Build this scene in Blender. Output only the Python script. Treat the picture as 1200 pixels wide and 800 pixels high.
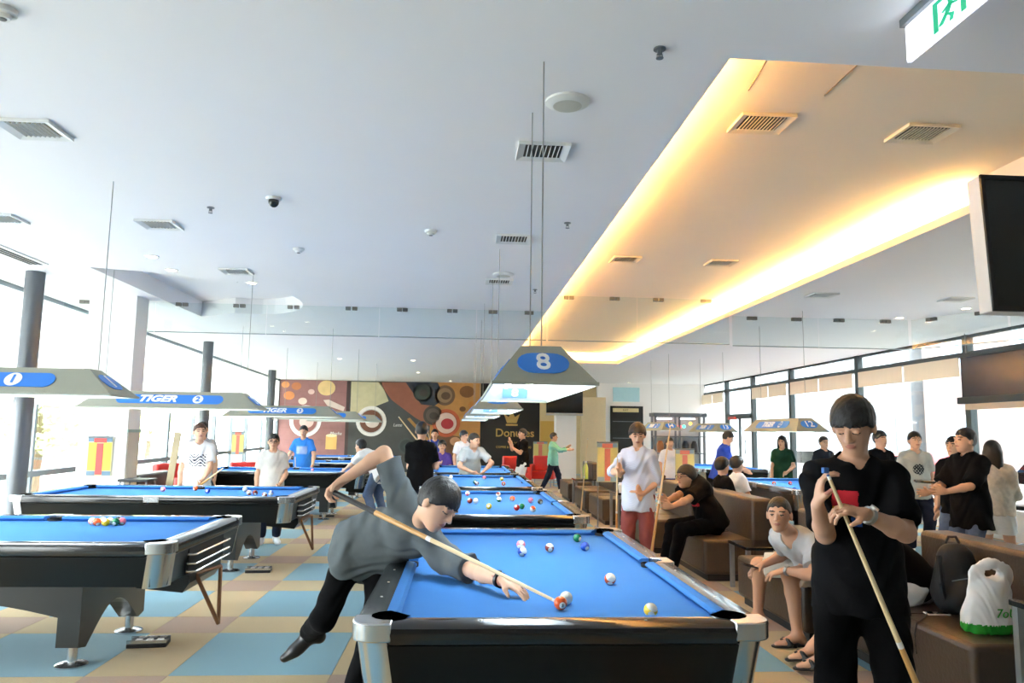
import bpy, bmesh, math, random
import numpy as np
from mathutils import Vector, Matrix, geometry

for _o in list(bpy.data.objects):
    bpy.data.objects.remove(_o)
SC = bpy.context.scene
COL = SC.collection
RND = random.Random(7)

# ---------------------------------------------------------------- camera
CAM_H = 1.53
F_PX = 880.0                       # focal length for a frame 1200 px wide
YAW, PITCH, ROLL = math.radians(3.778), math.radians(6.858), 0.014
_r = Vector((math.cos(YAW), -math.sin(YAW), 0))
_fh = Vector((math.sin(YAW), math.cos(YAW), 0))
_z = Vector((0, 0, 1))
FW = _fh * math.cos(PITCH) + _z * math.sin(PITCH)
_up = -_fh * math.sin(PITCH) + _z * math.cos(PITCH)
RT = _r * math.cos(ROLL) + _up * math.sin(ROLL)
UP = -_r * math.sin(ROLL) + _up * math.cos(ROLL)
cam_d = bpy.data.cameras.new('camera')
cam_d.sensor_width = 36.0
cam_d.lens = F_PX * 36.0 / 1200.0
cam_d.clip_start, cam_d.clip_end = 0.05, 400
cam = bpy.data.objects.new('camera', cam_d)
COL.objects.link(cam)
cam.matrix_world = Matrix(((RT.x, UP.x, -FW.x, 0), (RT.y, UP.y, -FW.y, 0), (RT.z, UP.z, -FW.z, CAM_H), (0, 0, 0, 1)))
SC.camera = cam

# ---------------------------------------------------------------- sky and exposure
SC.view_settings.view_transform = 'Standard'
SC.view_settings.look = 'None'
SC.view_settings.exposure = 1.72
SC.view_settings.gamma = 1.0
SC.view_settings.use_curve_mapping = False
SKY_STRENGTH = 5.6
wd = bpy.data.worlds.new('world')
SC.world = wd
wd.use_nodes = True
_bg = wd.node_tree.nodes['Background']
_bg.inputs[0].default_value = (0.93, 0.965, 1.0, 1)       # bright overcast sky
_bg.inputs[1].default_value = SKY_STRENGTH
SC.cycles.use_denoising = True
SC.cycles.max_bounces = 7
SC.cycles.diffuse_bounces = 5
SC.cycles.glossy_bounces = 3
SC.cycles.transparent_max_bounces = 12
SC.cycles.sample_clamp_indirect = 8.0


def portal(name, loc, rot, sx, sy):
    l = bpy.data.lights.new(name, 'AREA')
    l.shape = 'RECTANGLE'
    l.size, l.size_y = sx, sy
    l.cycles.is_portal = True
    o = bpy.data.objects.new(name, l)
    COL.objects.link(o)
    o.location = loc
    o.rotation_euler = rot
    return o


CEIL = 3.35
Y_FAR, Y_BACK = 28.3, -5.0
X_RIGHT = 8.95
XL_S = 0.05


def XL(y):                          # left window wall drifts outward with depth
    return -5.9 - XL_S * (y - 10.0)


LEFT_ANG = math.atan(XL_S)
portal('window_portal_left', (XL(13.4) - .25, 13.4, 1.7), (math.radians(90), 0, math.radians(-90) + LEFT_ANG), 29.9, 3.3)
portal('window_portal_right', (X_RIGHT + .3, 17.0, 1.7), (math.radians(90), 0, math.radians(90)), 22.6, 3.3)


# ---------------------------------------------------------------- helpers: placing
def P(px, py, Y):                   # point at depth Y seen at a pixel of the 1200x800 frame
    d = RT * (px - 600) - UP * (py - 400) + FW * F_PX
    t = Y / d.y
    return Vector((d.x * t, d.y * t, CAM_H + d.z * t))


def PZ(px, py, z):                  # point at height z
    d = RT * (px - 600) - UP * (py - 400) + FW * F_PX
    t = (z - CAM_H) / d.z
    return Vector((d.x * t, d.y * t, z))


def PX(px, py, X):
    d = RT * (px - 600) - UP * (py - 400) + FW * F_PX
    t = X / d.x
    return Vector((X, d.y * t, CAM_H + d.z * t))


# ---------------------------------------------------------------- helpers: materials
def lin(c):
    out = []
    for v in c[:3]:
        v = v / 255.0
        out.append(v / 12.92 if v <= 0.04045 else ((v + 0.055) / 1.055) ** 2.4)
    return tuple(out) + (1.0,)


MATS = {}


def mat(name, col, rough=0.6, metal=0.0, var=0.06, scale=12.0, bump=0.0, bscale=60.0, spec=0.5, emit=None, estr=0.0, coat=0.0, trans=0.0, sheen=0.0):
    if name in MATS:
        return MATS[name]
    m = bpy.data.materials.new(name)
    m.use_nodes = True
    nt = m.node_tree
    b = nt.nodes['Principled BSDF']
    c = lin(col)
    b.inputs['Base Color'].default_value = c
    b.inputs['Roughness'].default_value = rough
    b.inputs['Metallic'].default_value = metal
    b.inputs['Specular IOR Level'].default_value = spec
    b.inputs['Coat Weight'].default_value = coat
    b.inputs['Coat Roughness'].default_value = 0.08
    if sheen:
        b.inputs['Sheen Weight'].default_value = sheen
    if emit:
        b.inputs['Emission Color'].default_value = lin(emit)
        b.inputs['Emission Strength'].default_value = estr
    tc = nt.nodes.new('ShaderNodeTexCoord')
    if var > 0:
        n = nt.nodes.new('ShaderNodeTexNoise')
        n.inputs['Scale'].default_value = scale
        n.inputs['Detail'].default_value = 3
        nt.links.new(tc.outputs['Object'], n.inputs['Vector'])
        mx = nt.nodes.new('ShaderNodeMix')
        mx.data_type = 'RGBA'
        mx.inputs[6].default_value = tuple(v * (1 - var) for v in c[:3]) + (1,)
        mx.inputs[7].default_value = tuple(min(1, v * (1 + var)) for v in c[:3]) + (1,)
        nt.links.new(n.outputs['Fac'], mx.inputs[0])
        nt.links.new(mx.outputs[2], b.inputs['Base Color'])
    if bump > 0:
        n2 = nt.nodes.new('ShaderNodeTexNoise')
        n2.inputs['Scale'].default_value = bscale
        n2.inputs['Detail'].default_value = 4
        nt.links.new(tc.outputs['Object'], n2.inputs['Vector'])
        bp = nt.nodes.new('ShaderNodeBump')
        bp.inputs['Strength'].default_value = bump
        bp.inputs['Distance'].default_value = 0.01
        nt.links.new(n2.outputs['Fac'], bp.inputs['Height'])
        nt.links.new(bp.outputs['Normal'], b.inputs['Normal'])
    MATS[name] = m
    return m


def glass_mat(name, tint=(1, 1, 1), refl=0.06):
    if name in MATS:
        return MATS[name]
    m = bpy.data.materials.new(name)
    m.use_nodes = True
    nt = m.node_tree
    nt.nodes.clear()
    out = nt.nodes.new('ShaderNodeOutputMaterial')
    tr = nt.nodes.new('ShaderNodeBsdfTransparent')
    tr.inputs[0].default_value = tuple(tint) + (1,)
    gl = nt.nodes.new('ShaderNodeBsdfGlossy')
    gl.inputs['Roughness'].default_value = 0.03
    lw = nt.nodes.new('ShaderNodeLayerWeight')
    lw.inputs[0].default_value = 0.35
    mu = nt.nodes.new('ShaderNodeMath')
    mu.operation = 'MULTIPLY_ADD'
    mu.inputs[1].default_value = 0.25
    mu.inputs[2].default_value = refl
    mu.use_clamp = True
    nt.links.new(lw.outputs['Fresnel'], mu.inputs[0])
    mx = nt.nodes.new('ShaderNodeMixShader')
    nt.links.new(mu.outputs[0], mx.inputs[0])
    nt.links.new(tr.outputs[0], mx.inputs[1])
    nt.links.new(gl.outputs[0], mx.inputs[2])
    nt.links.new(mx.outputs[0], out.inputs[0])
    MATS[name] = m
    return m


def blind_mat(name, col, trans=0.6):
    if name in MATS:
        return MATS[name]
    m = bpy.data.materials.new(name)
    m.use_nodes = True
    nt = m.node_tree
    nt.nodes.clear()
    out = nt.nodes.new('ShaderNodeOutputMaterial')
    df = nt.nodes.new('ShaderNodeBsdfDiffuse')
    tl = nt.nodes.new('ShaderNodeBsdfTranslucent')
    tc = nt.nodes.new('ShaderNodeTexCoord')
    w = nt.nodes.new('ShaderNodeTexNoise')
    w.inputs['Scale'].default_value = 6
    mp = nt.nodes.new('ShaderNodeMapping')
    mp.inputs['Scale'].default_value = (1, 1, .05)
    nt.links.new(tc.outputs['Object'], mp.inputs[0])
    nt.links.new(mp.outputs[0], w.inputs['Vector'])
    mixc = nt.nodes.new('ShaderNodeMix')
    mixc.data_type = 'RGBA'
    c = lin(col)
    mixc.inputs[6].default_value = tuple(v * .93 for v in c[:3]) + (1,)
    mixc.inputs[7].default_value = c
    nt.links.new(w.outputs['Fac'], mixc.inputs[0])
    mx = nt.nodes.new('ShaderNodeMixShader')
    mx.inputs[0].default_value = trans
    nt.links.new(mixc.outputs[2], df.inputs[0])
    nt.links.new(mixc.outputs[2], tl.inputs[0])
    nt.links.new(df.outputs[0], mx.inputs[1])
    nt.links.new(tl.outputs[0], mx.inputs[2])
    nt.links.new(mx.outputs[0], out.inputs[0])
    MATS[name] = m
    return m


def emit_mat(name, col, strength):
    if name in MATS:
        return MATS[name]
    m = bpy.data.materials.new(name)
    m.use_nodes = True
    nt = m.node_tree
    nt.nodes.clear()
    out = nt.nodes.new('ShaderNodeOutputMaterial')
    e = nt.nodes.new('ShaderNodeEmission')
    e.inputs[0].default_value = lin(col)
    e.inputs[1].default_value = strength
    nt.links.new(e.outputs[0], out.inputs[0])
    MATS[name] = m
    return m


# ---------------------------------------------------------------- helpers: meshes
def tag(o, label=None, cat=None, group=None, kind=None):
    if label:
        o['label'] = label
    if cat:
        o['category'] = cat
    if group:
        o['group'] = group
    if kind:
        o['kind'] = kind
    return o


def empty(name, loc=(0, 0, 0), rz=0.0, parent=None):
    o = bpy.data.objects.new(name, None)
    o.empty_display_size = 0.1
    COL.objects.link(o)
    o.location = loc
    o.rotation_euler = (0, 0, rz)
    if parent:
        o.parent = parent
    return o


def copy_tree(o, parent=None):
    c = o.copy()
    COL.objects.link(c)
    c.parent = parent
    for ch in list(o.children):
        copy_tree(ch, c)
    return c


class MB:
    def __init__(s):
        s.v, s.f = [], []

    def add(s, vs, fs):
        n = len(s.v)
        s.v.extend([tuple(v) for v in vs])
        s.f.extend([tuple(i + n for i in f) for f in fs])
        return s

    def box(s, c, size, rz=0.0, M=None):
        hx, hy, hz = size[0] / 2, size[1] / 2, size[2] / 2
        vs = [Vector((x, y, z)) for x in (-hx, hx) for y in (-hy, hy) for z in (-hz, hz)]
        if M is None:
            M = Matrix.Rotation(rz, 3, 'Z')
        vs = [M @ v + Vector(c) for v in vs]
        return s.add(vs, [(0, 1, 3, 2), (4, 6, 7, 5), (0, 4, 5, 1), (2, 3, 7, 6), (0, 2, 6, 4), (1, 5, 7, 3)])

    def b2(s, lo, hi):
        c = [(a + b) / 2 for a, b in zip(lo, hi)]
        return s.box(c, [abs(b - a) for a, b in zip(lo, hi)])

    def prism(s, poly, fn, a, b):
        """poly: 2D points; fn(u, v, w) -> 3D; extruded from w=a to w=b"""
        n = len(poly)
        vs = [fn(u, v, a) for u, v in poly] + [fn(u, v, b) for u, v in poly]
        fs = [tuple(range(n - 1, -1, -1)), tuple(range(n, 2 * n))]
        fs += [(i, (i + 1) % n, n + (i + 1) % n, n + i) for i in range(n)]
        return s.add(vs, fs)

    def cyl(s, a, b, r0, r1=None, n=12, caps=True):
        a, b = Vector(a), Vector(b)
        r1 = r0 if r1 is None else r1
        d = (b - a).normalized()
        e = d.orthogonal().normalized()
        g = d.cross(e)
        vs = []
        for p, r in ((a, r0), (b, r1)):
            for i in range(n):
                t = 2 * math.pi * i / n
                vs.append(p + (e * math.cos(t) + g * math.sin(t)) * r)
        fs = [(i, (i + 1) % n, n + (i + 1) % n, n + i) for i in range(n)]
        if caps:
            fs += [tuple(range(n - 1, -1, -1)), tuple(range(n, 2 * n))]
        return s.add(vs, fs)

    def lathe(s, prof, c=(0, 0, 0), n=20, M=None):
        vs, fs = [], []
        m = len(prof)
        for r, z in prof:
            for i in range(n):
                t = 2 * math.pi * i / n
                v = Vector((r * math.cos(t), r * math.sin(t), z))
                if M is not None:
                    v = M @ v
                vs.append(v + Vector(c))
        for j in range(m - 1):
            for i in range(n):
                k = (i + 1) % n
                fs.append((j * n + i, j * n + k, (j + 1) * n + k, (j + 1) * n + i))
        if prof[0][0] > 1e-4:
            fs.append(tuple(range(n - 1, -1, -1)))
        if prof[-1][0] > 1e-4:
            fs.append(tuple(range((m - 1) * n, m * n)))
        return s.add(vs, fs)

    def tube(s, pts, r, n=8):
        pts = [Vector(p) for p in pts]
        m = len(pts)
        vs, fs = [], []
        ref = Vector((0, 0, 1))
        for j, p in enumerate(pts):
            d = (pts[min(j + 1, m - 1)] - pts[max(j - 1, 0)]).normalized()
            e = d.cross(ref)
            if e.length < 1e-3:
                e = d.cross(Vector((1, 0, 0)))
            e.normalize()
            g = d.cross(e)
            rr = r[j] if isinstance(r, (list, tuple)) else r
            for i in range(n):
                t = 2 * math.pi * i / n
                vs.append(p + (e * math.cos(t) + g * math.sin(t)) * rr)
        for j in range(m - 1):
            for i in range(n):
                k = (i + 1) % n
                fs.append((j * n + i, j * n + k, (j + 1) * n + k, (j + 1) * n + i))
        fs += [tuple(range(n - 1, -1, -1)), tuple(range((m - 1) * n, m * n))]
        return s.add(vs, fs)

    def ball(s, c, r, n=16, m=10, sc=(1, 1, 1), M=None):
        vs, fs = [], []
        for j in range(m + 1):
            ph = math.pi * j / m
            for i in range(n):
                t = 2 * math.pi * i / n
                v = Vector((sc[0] * r * math.sin(ph) * math.cos(t), sc[1] * r * math.sin(ph) * math.sin(t), sc[2] * r * math.cos(ph)))
                if M is not None:
                    v = M @ v
                vs.append(v + Vector(c))
        for j in range(m):
            for i in range(n):
                k = (i + 1) % n
                fs.append((j * n + i, (j + 1) * n + i, (j + 1) * n + k, j * n + k))
        return s.add(vs, fs)

    def build(s, name, m, parent=None, smooth=False, bevel=0.0, loc=None, rot=None, seg=2):
        me = bpy.data.meshes.new(name)
        me.from_pydata(s.v, [], s.f)
        me.update()
        bm = bmesh.new()
        bm.from_mesh(me)
        bmesh.ops.remove_doubles(bm, verts=bm.verts, dist=1e-5)
        bmesh.ops.recalc_face_normals(bm, faces=bm.faces)
        bm.to_mesh(me)
        bm.free()
        if smooth or bevel:
            me.polygons.foreach_set('use_smooth', [True] * len(me.polygons))
            me.set_sharp_from_angle(angle=math.radians(40))
        o = bpy.data.objects.new(name, me)
        COL.objects.link(o)
        if m:
            for k in (m if isinstance(m, (list, tuple)) else [m]):
                me.materials.append(k)
        if parent:
            o.parent = parent
        if loc is not None:
            o.location = loc
        if rot is not None:
            o.rotation_euler = rot
        if bevel:
            md = o.modifiers.new('bevel', 'BEVEL')
            md.width = bevel
            md.segments = seg
            md.limit_method = 'ANGLE'
            md.angle_limit = math.radians(40)
        return o


def dup(o, parent, loc=None, rot=None):
    c = o.copy()
    COL.objects.link(c)
    c.parent = parent
    if loc is not None:
        c.location = loc
    if rot is not None:
        c.rotation_euler = rot
    return c


def text(name, body, m, size, parent, loc, rot, align='CENTER', bold=0.0, ext=0.002, shear=0.0, xs=1.0):
    cu = bpy.data.curves.new(name, 'FONT')
    cu.body = body
    cu.size = size
    cu.align_x = align
    cu.align_y = 'CENTER'
    cu.extrude = ext
    cu.offset = bold
    cu.shear = shear
    cu.resolution_u = 3
    o = bpy.data.objects.new(name, cu)
    COL.objects.link(o)
    cu.materials.append(m)
    o.parent = parent
    o.location = loc
    if isinstance(rot, Matrix):
        o.rotation_euler = rot.to_euler()
    else:
        o.rotation_euler = rot
    o.scale = (xs, 1, 1)
    return o


def stadium(w, h, n=8):
    r = h / 2
    pts = []
    for i in range(n + 1):
        t = -math.pi / 2 + math.pi * i / n
        pts.append((w / 2 - r + r * math.cos(t), r * math.sin(t)))
    for i in range(n + 1):
        t = math.pi / 2 + math.pi * i / n
        pts.append((-w / 2 + r + r * math.cos(t), r * math.sin(t)))
    return pts
# ================================================================ ROOM
M_CEIL = mat('ceiling_paint', (240, 238, 238), 0.85, var=0.015, scale=1.5)
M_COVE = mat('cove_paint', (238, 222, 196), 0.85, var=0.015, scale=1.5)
M_WALL = mat('wall_paint', (236, 234, 230), 0.8, var=0.02, scale=2)
M_STEEL = mat('dark_steel', (98, 102, 106), 0.35, 0.4, var=0.08)
M_ALU = mat('grey_frame', (120, 126, 130), 0.4, 0.5, var=0.05)
M_GLASS = glass_mat('window_glass', (.97, .99, .98), 0.03)
M_BAR_GLASS = glass_mat('barrier_glass', (.93, .965, .96), 0.04)
M_BLIND = blind_mat('white_blind', (246, 247, 247), .65)
M_CREAM_BLIND = blind_mat('cream_blind', (238, 226, 208), .45)
M_BLACK = mat('black_plastic', (20, 20, 22), 0.35, var=0.1)


def struct(o, label=None, kind='structure'):
    o['kind'] = kind
    if label:
        o['label'] = label
    return o


# ---- floor: carpet laid in blue squares with tan bands and brown crossings
M_BLUE_C = mat('carpet_blue', (92, 142, 160), 0.95, var=0.14, scale=90, bump=0.35, bscale=400, sheen=.2)
M_TAN_C = mat('carpet_tan', (168, 146, 100), 0.95, var=0.14, scale=90, bump=0.35, bscale=400, sheen=.2)
M_BROWN_C = mat('carpet_brown', (150, 121, 98), 0.95, var=0.14, scale=90, bump=0.35, bscale=400, sheen=.2)
M_SUB = mat('subfloor', (70, 64, 58), 0.95)
fl = MB()
fl.prism([(XL(Y_BACK), Y_BACK), (X_RIGHT, Y_BACK), (X_RIGHT, Y_FAR), (XL(Y_FAR), Y_FAR)], lambda u, v, w: (u, v, w), -0.2, -0.012)
floor = struct(fl.build('floor', M_SUB), 'carpeted floor of blue squares framed by tan bands')


def piece(w, d):
    return MB().b2((0.002, 0.002, -0.012), (w - 0.002, d - 0.002, 0))


KINDS_C = [('blue', 1.0, 1.0, M_BLUE_C), ('tanx', 0.5, 1.0, M_TAN_C), ('tany', 1.0, 0.5, M_TAN_C), ('brown', 0.5, 0.5, M_BROWN_C)]
protoc, rest_c = {}, {M_BLUE_C: MB(), M_TAN_C: MB(), M_BROWN_C: MB()}
for iy in range(-7, 17):
    for ix in range(-4, 8):
        x0, y0 = -1.78 + 1.5 * ix, 5.0 + 1.5 * iy
        for nm, w, d, m in KINDS_C:
            ox, oy = (1.0 if w == .5 else 0), (1.0 if d == .5 else 0)
            xa, ya = x0 + ox, y0 + oy
            xb, yb = xa + w, ya + d
            near = 4.0 < ya < 14 and -5.2 < xa < 4.4
            if near:
                if nm not in protoc:
                    protoc[nm] = piece(w, d).build('carpet_tile', m, floor, loc=(xa, ya, 0))
                else:
                    dup(protoc[nm], floor, (xa, ya, 0))
            else:
                xa2, xb2 = max(xa, XL(max(ya, Y_BACK)) + .02), min(xb, X_RIGHT)
                ya2, yb2 = max(ya, Y_BACK), min(yb, Y_FAR)
                if xb2 - xa2 > .05 and yb2 - ya2 > .05:
                    rest_c[m].b2((xa2 + .002, ya2 + .002, -.012), (xb2 - .002, yb2 - .002, 0))
for m, b in rest_c.items():
    tag(b.build('carpet_tiles_beyond', m, floor), kind='stuff')

# ---- ceiling with a warm-lit cove and a curved recess over the left tables
CX0, CX1, CY0, CY1 = 1.27, 4.10, 3.39, 19.5
outer = [(XL(Y_BACK), Y_BACK), (X_RIGHT, Y_BACK), (X_RIGHT, Y_FAR), (XL(Y_FAR), Y_FAR)]
cove = [(CX0, CY0), (CX1, CY0 + .03), (CX1, CY1), (CX0, CY1)]
rec = [(-4.32, 8.82), (-3.7, 9.02), (-3.29, 9.25), (-2.85, 9.55)]
for i in range(0, 15):               # rounded right end
    t = -math.radians(62) + math.radians(170) * i / 14
    rec.append((-3.35 + 1.0 * math.cos(t) + .02, 10.75 + 1.75 * math.sin(t) * .82))
rec += [(-4.32, 12.6)]


def plane_with_holes(polys, z):
    vv = [[Vector((x, y, 0)) for x, y in p] for p in polys]
    tris = geometry.tessellate_polygon(vv)
    flat = [v for p in vv for v in p]
    mb = MB()
    mb.add([(v.x, v.y, z) for v in flat], [tuple(t) for t in tris])
    return mb


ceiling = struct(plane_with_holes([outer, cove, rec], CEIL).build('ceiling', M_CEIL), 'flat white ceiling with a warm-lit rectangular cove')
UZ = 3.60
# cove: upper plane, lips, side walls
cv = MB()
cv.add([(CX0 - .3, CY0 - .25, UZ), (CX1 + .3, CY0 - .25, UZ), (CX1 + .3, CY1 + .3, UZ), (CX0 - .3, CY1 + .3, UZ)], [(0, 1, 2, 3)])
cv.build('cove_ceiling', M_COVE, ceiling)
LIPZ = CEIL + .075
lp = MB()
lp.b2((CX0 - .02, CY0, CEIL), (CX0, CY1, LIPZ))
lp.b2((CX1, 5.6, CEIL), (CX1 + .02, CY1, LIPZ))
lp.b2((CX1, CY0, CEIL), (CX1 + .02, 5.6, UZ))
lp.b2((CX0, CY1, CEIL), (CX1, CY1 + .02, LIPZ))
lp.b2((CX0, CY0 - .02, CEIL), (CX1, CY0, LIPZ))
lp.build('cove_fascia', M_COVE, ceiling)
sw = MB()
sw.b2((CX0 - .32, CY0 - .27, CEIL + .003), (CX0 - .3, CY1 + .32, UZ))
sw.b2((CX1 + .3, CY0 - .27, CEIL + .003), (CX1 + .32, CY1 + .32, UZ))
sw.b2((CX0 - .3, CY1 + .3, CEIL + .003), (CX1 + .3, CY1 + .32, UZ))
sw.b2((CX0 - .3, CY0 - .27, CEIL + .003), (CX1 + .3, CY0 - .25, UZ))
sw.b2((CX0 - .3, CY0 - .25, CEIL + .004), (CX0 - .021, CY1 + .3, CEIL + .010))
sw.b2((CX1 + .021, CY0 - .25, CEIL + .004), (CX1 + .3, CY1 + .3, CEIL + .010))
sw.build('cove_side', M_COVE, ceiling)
# cove access hatch seams in the upper plane
M_SEAM = mat('seam_grey', (120, 105, 82), 0.9)
sm = MB()
for a, b in (((900, 68), (877, 106)), ((1007, 74), (966, 112))):
    p, q = PZ(a[0], a[1], UZ - .002), PZ(b[0], b[1], UZ - .002)
    sm.cyl(p, q, .004, n=5)
sm.build('hatch_seam', M_SEAM, ceiling)
M_STRIP = emit_mat('cove_tube_glow', (255, 206, 130), 95.0)
M_STRIP_DIM = emit_mat('cove_tube_dim', (255, 204, 128), 60.0)
def strip(a, b, m=M_STRIP):
    o = MB().cyl(a, b, .018, n=8).build('cove_light_tube', m)
    return o
tubes = []
ORD = ('first', 'second', 'third', 'fourth', 'fifth', 'sixth', 'seventh', 'eighth')
for k in range(6):
    ya = 5.7 + k * 2.3
    tubes.append(strip((CX1 + .07, ya, CEIL + .055), (CX1 + .07, ya + 2.2, CEIL + .055)))
    tag(tubes[-1], 'warm cove light tube behind the right cove lip, %s from the camera' % ORD[k], 'light tube', 'right cove light tubes')
for k in range(7):
    ya = 3.5 + k * 2.28
    tubes.append(strip((CX0 - .07, ya, CEIL + .055), (CX0 - .07, ya + 2.2, CEIL + .055), M_STRIP_DIM))
    tag(tubes[-1], 'warm cove light tube behind the left cove lip, %s from the camera' % ORD[k], 'light tube', 'left cove light tubes')
tubes.append(tag(strip((CX0 + .1, CY1 + .07, CEIL + .055), (CX1 - .1, CY1 + .07, CEIL + .055)), 'warm cove light tube behind the far lip of the ceiling cove', 'light tube'))
# recess: risers and upper plane
rr = MB()
n = len(rec)
vs = [(x, y, CEIL) for x, y in rec] + [(x, y, UZ) for x, y in rec]
rr.add(vs, [(i, (i + 1) % n, n + (i + 1) % n, n + i) for i in range(n)])
rr.build('recess_riser', M_CEIL, ceiling)
MB().add([(x, y, UZ) for x, y in rec], [tuple(range(n))]).build('recess_ceiling', M_CEIL, ceiling)

# ---- right window wall
right_y = [5.8, 9.2, 12.7, 16.4, 19.9, 22.6, 24.9, 27.4, 28.3]
M_RFRAME = mat('right_frame', (58, 68, 70), 0.45, 0.2, var=0.06)
for i in range(len(right_y) - 1):
    a, b = right_y[i], right_y[i + 1]
    fr = MB()
    fr.b2((X_RIGHT - .05, a - .07, 0), (X_RIGHT + .07, a + .07, CEIL))
    fr.b2((X_RIGHT - .04, a + .07, 2.96), (X_RIGHT + .06, b - .07, 3.05))
    fr.b2((X_RIGHT - .02, a + .07, .0), (X_RIGHT + .06, b - .07, .12))
    fr.b2((X_RIGHT - .02, a + .07, CEIL - .05), (X_RIGHT + .06, b - .07, CEIL))
    is_door = abs(a - 22.6) < .1
    if is_door:
        fr.b2((X_RIGHT - .06, a + .07, 2.05), (X_RIGHT + .06, b - .07, 2.2))
        fr.b2((X_RIGHT - .03, (a + b) / 2 - .03, .1), (X_RIGHT + .03, (a + b) / 2 + .03, 2.05))
    w = struct(fr.build('door_1' if is_door else 'window_%d' % (i + 1), M_RFRAME, bevel=0), 'dark framed glazed bay of the right window wall')
    MB().b2((X_RIGHT + .01, a + .07, .12), (X_RIGHT + .02, b - .07, 2.96)).build('pane', M_GLASS, w)
    MB().b2((X_RIGHT + .01, a + .07, 3.05), (X_RIGHT + .02, b - .07, CEIL - .05)).build('pane', M_GLASS, w)
    if not is_door and i < 7:
        nb = 2
        for k in range(nb):
            ya = a + .1 + (b - a - .2) * k / nb
            yb = a + .1 + (b - a - .2) * (k + 1) / nb - .06
            bl = MB().b2((X_RIGHT - .1, ya, 2.64), (X_RIGHT - .095, yb, 2.96)).build('roller_blind', M_CREAM_BLIND, w)
            MB().b2((X_RIGHT - .11, ya, 2.625), (X_RIGHT - .085, yb, 2.645)).build('blind_bar', M_CREAM_BLIND, bl)
if True:
    dp = [o for o in COL.objects if o.name == 'door_1'][0]
    MB().b2((X_RIGHT - .12, 23.9, 2.03), (X_RIGHT - .04, 24.5, 2.12)).build('door_closer', mat('red_sign', (190, 70, 60), .5), dp)
    MB().tube([(X_RIGHT - .1, 23.0, .95), (X_RIGHT - .13, 23.0, .97), (X_RIGHT - .13, 23.0, 1.35), (X_RIGHT - .1, 23.0, 1.37)], .018).build('handle', M_ALU, dp)

# ---- left window wall (slanted), upper half behind white roller blinds
left_y = [-1.5, 2.0, 5.5, 9.3, 12.6, 16.5, 20.1, 23.7, 28.3]


def LW(y, z, off=0.0):
    return (XL(y) + off, y, z)


def lwbox(mb, ya, yb, z0, z1, o0, o1):
    vs = [LW(ya, z0, o0), LW(yb, z0, o0), LW(yb, z1, o0), LW(ya, z1, o0), LW(ya, z0, o1), LW(yb, z0, o1), LW(yb, z1, o1), LW(ya, z1, o1)]
    mb.add(vs, [(0, 1, 2, 3), (7, 6, 5, 4), (0, 4, 5, 1), (1, 5, 6, 2), (2, 6, 7, 3), (3, 7, 4, 0)])
    return mb


M_LFRAME = mat('left_frame', (120, 130, 136), 0.5, 0.2, var=0.05)
for i in range(len(left_y) - 1):
    a, b = left_y[i], left_y[i + 1]
    mid = (a + b) / 2
    fr = MB()
    lwbox(fr, a - .05, a + .05, 0, CEIL, -.06, .05)
    lwbox(fr, mid - .03, mid + .03, 0, CEIL, -.04, .04)
    lwbox(fr, a + .05, b - .05, .82, .90, -.05, .05)
    lwbox(fr, a + .05, b - .05, 0, .1, -.05, .05)
    lwbox(fr, a + .05, b - .05, CEIL - .06, CEIL, -.05, .05)
    w = struct(fr.build('window_%d' % (i + 21), M_LFRAME), 'grey framed glazed bay of the left window wall with white blinds')
    for ya, yb in ((a + .05, mid - .03), (mid + .03, b - .05)):
        for z0, z1 in ((.1, .82), (.9, CEIL - .06)):
            lwbox(MB(), ya, yb, z0, z1, -.008, .002).build('pane', M_GLASS, w)
        bl = lwbox(MB(), ya - .02, yb + .02, 1.85, CEIL - .08, .09, .094).build('roller_blind', M_BLIND, w)
        lwbox(MB(), ya - .02, yb + .02, 1.82, 1.85, .08, .105).build('blind_bar', M_BLIND, bl)

# ---- far and back walls
struct(MB().b2((X_RIGHT, Y_BACK, -.1), (X_RIGHT + .2, 5.8, UZ)).build('wall_right', M_WALL), 'solid right wall beside the camera')
_wl = MB()
lwbox(_wl, Y_BACK, -1.55, -.1, UZ, -.2, 0)
struct(_wl.build('wall_left', M_WALL), 'solid left wall beside the camera')
struct(MB().b2((XL(Y_FAR) - .3, Y_FAR, -.1), (X_RIGHT + .2, Y_FAR + .2, UZ + .2)).build('wall_far', M_WALL), 'white far wall carrying the printed mural')
struct(MB().b2((XL(Y_BACK) - .3, Y_BACK - .2, -.1), (X_RIGHT + .2, Y_BACK, UZ + .2)).build('wall_back', mat('back_wall', (150, 145, 140), .8)), 'back wall behind the camera')
# steel columns and plastered pillar by the left windows
for (x, y), r, lb in (((-5.12, 9.2), .105, 'round dark steel column by the left windows, nearest of three'),
                      ((-5.42, 16.35), .105, 'round dark steel column behind the woman in the white tee'),
                      ((-5.95, 24.0), .12, 'dark steel column at the left end of the mural')):
    c = struct(MB().cyl((x, y, 0), (x, y, CEIL), r, n=24).build('steel_column', M_STEEL, smooth=True), lb)
    MB().lathe([(r + .05, 0), (r + .05, .015), (r + .005, .03), (r, .03)], (x, y, 0), 24).build('base_ring', M_STEEL, c, smooth=True)
pil = struct(MB().b2((-5.2, 10.7, 0), (-4.56, 11.1, CEIL)).build('wall_pillar', M_WALL), 'white plastered pillar between the left windows with a hanging poster')
MB().b2((-4.558, 10.72, .1), (-4.545, 11.08, 1.45)).build('wainscot', mat('beige_panel', (206, 196, 180), .6), pil, bevel=.004)
MB().b2((-4.56, 10.69, 1.45), (-4.54, 11.11, 1.49)).build('wainscot_trim', mat('sage_trim', (150, 170, 160), .6), pil)

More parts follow.
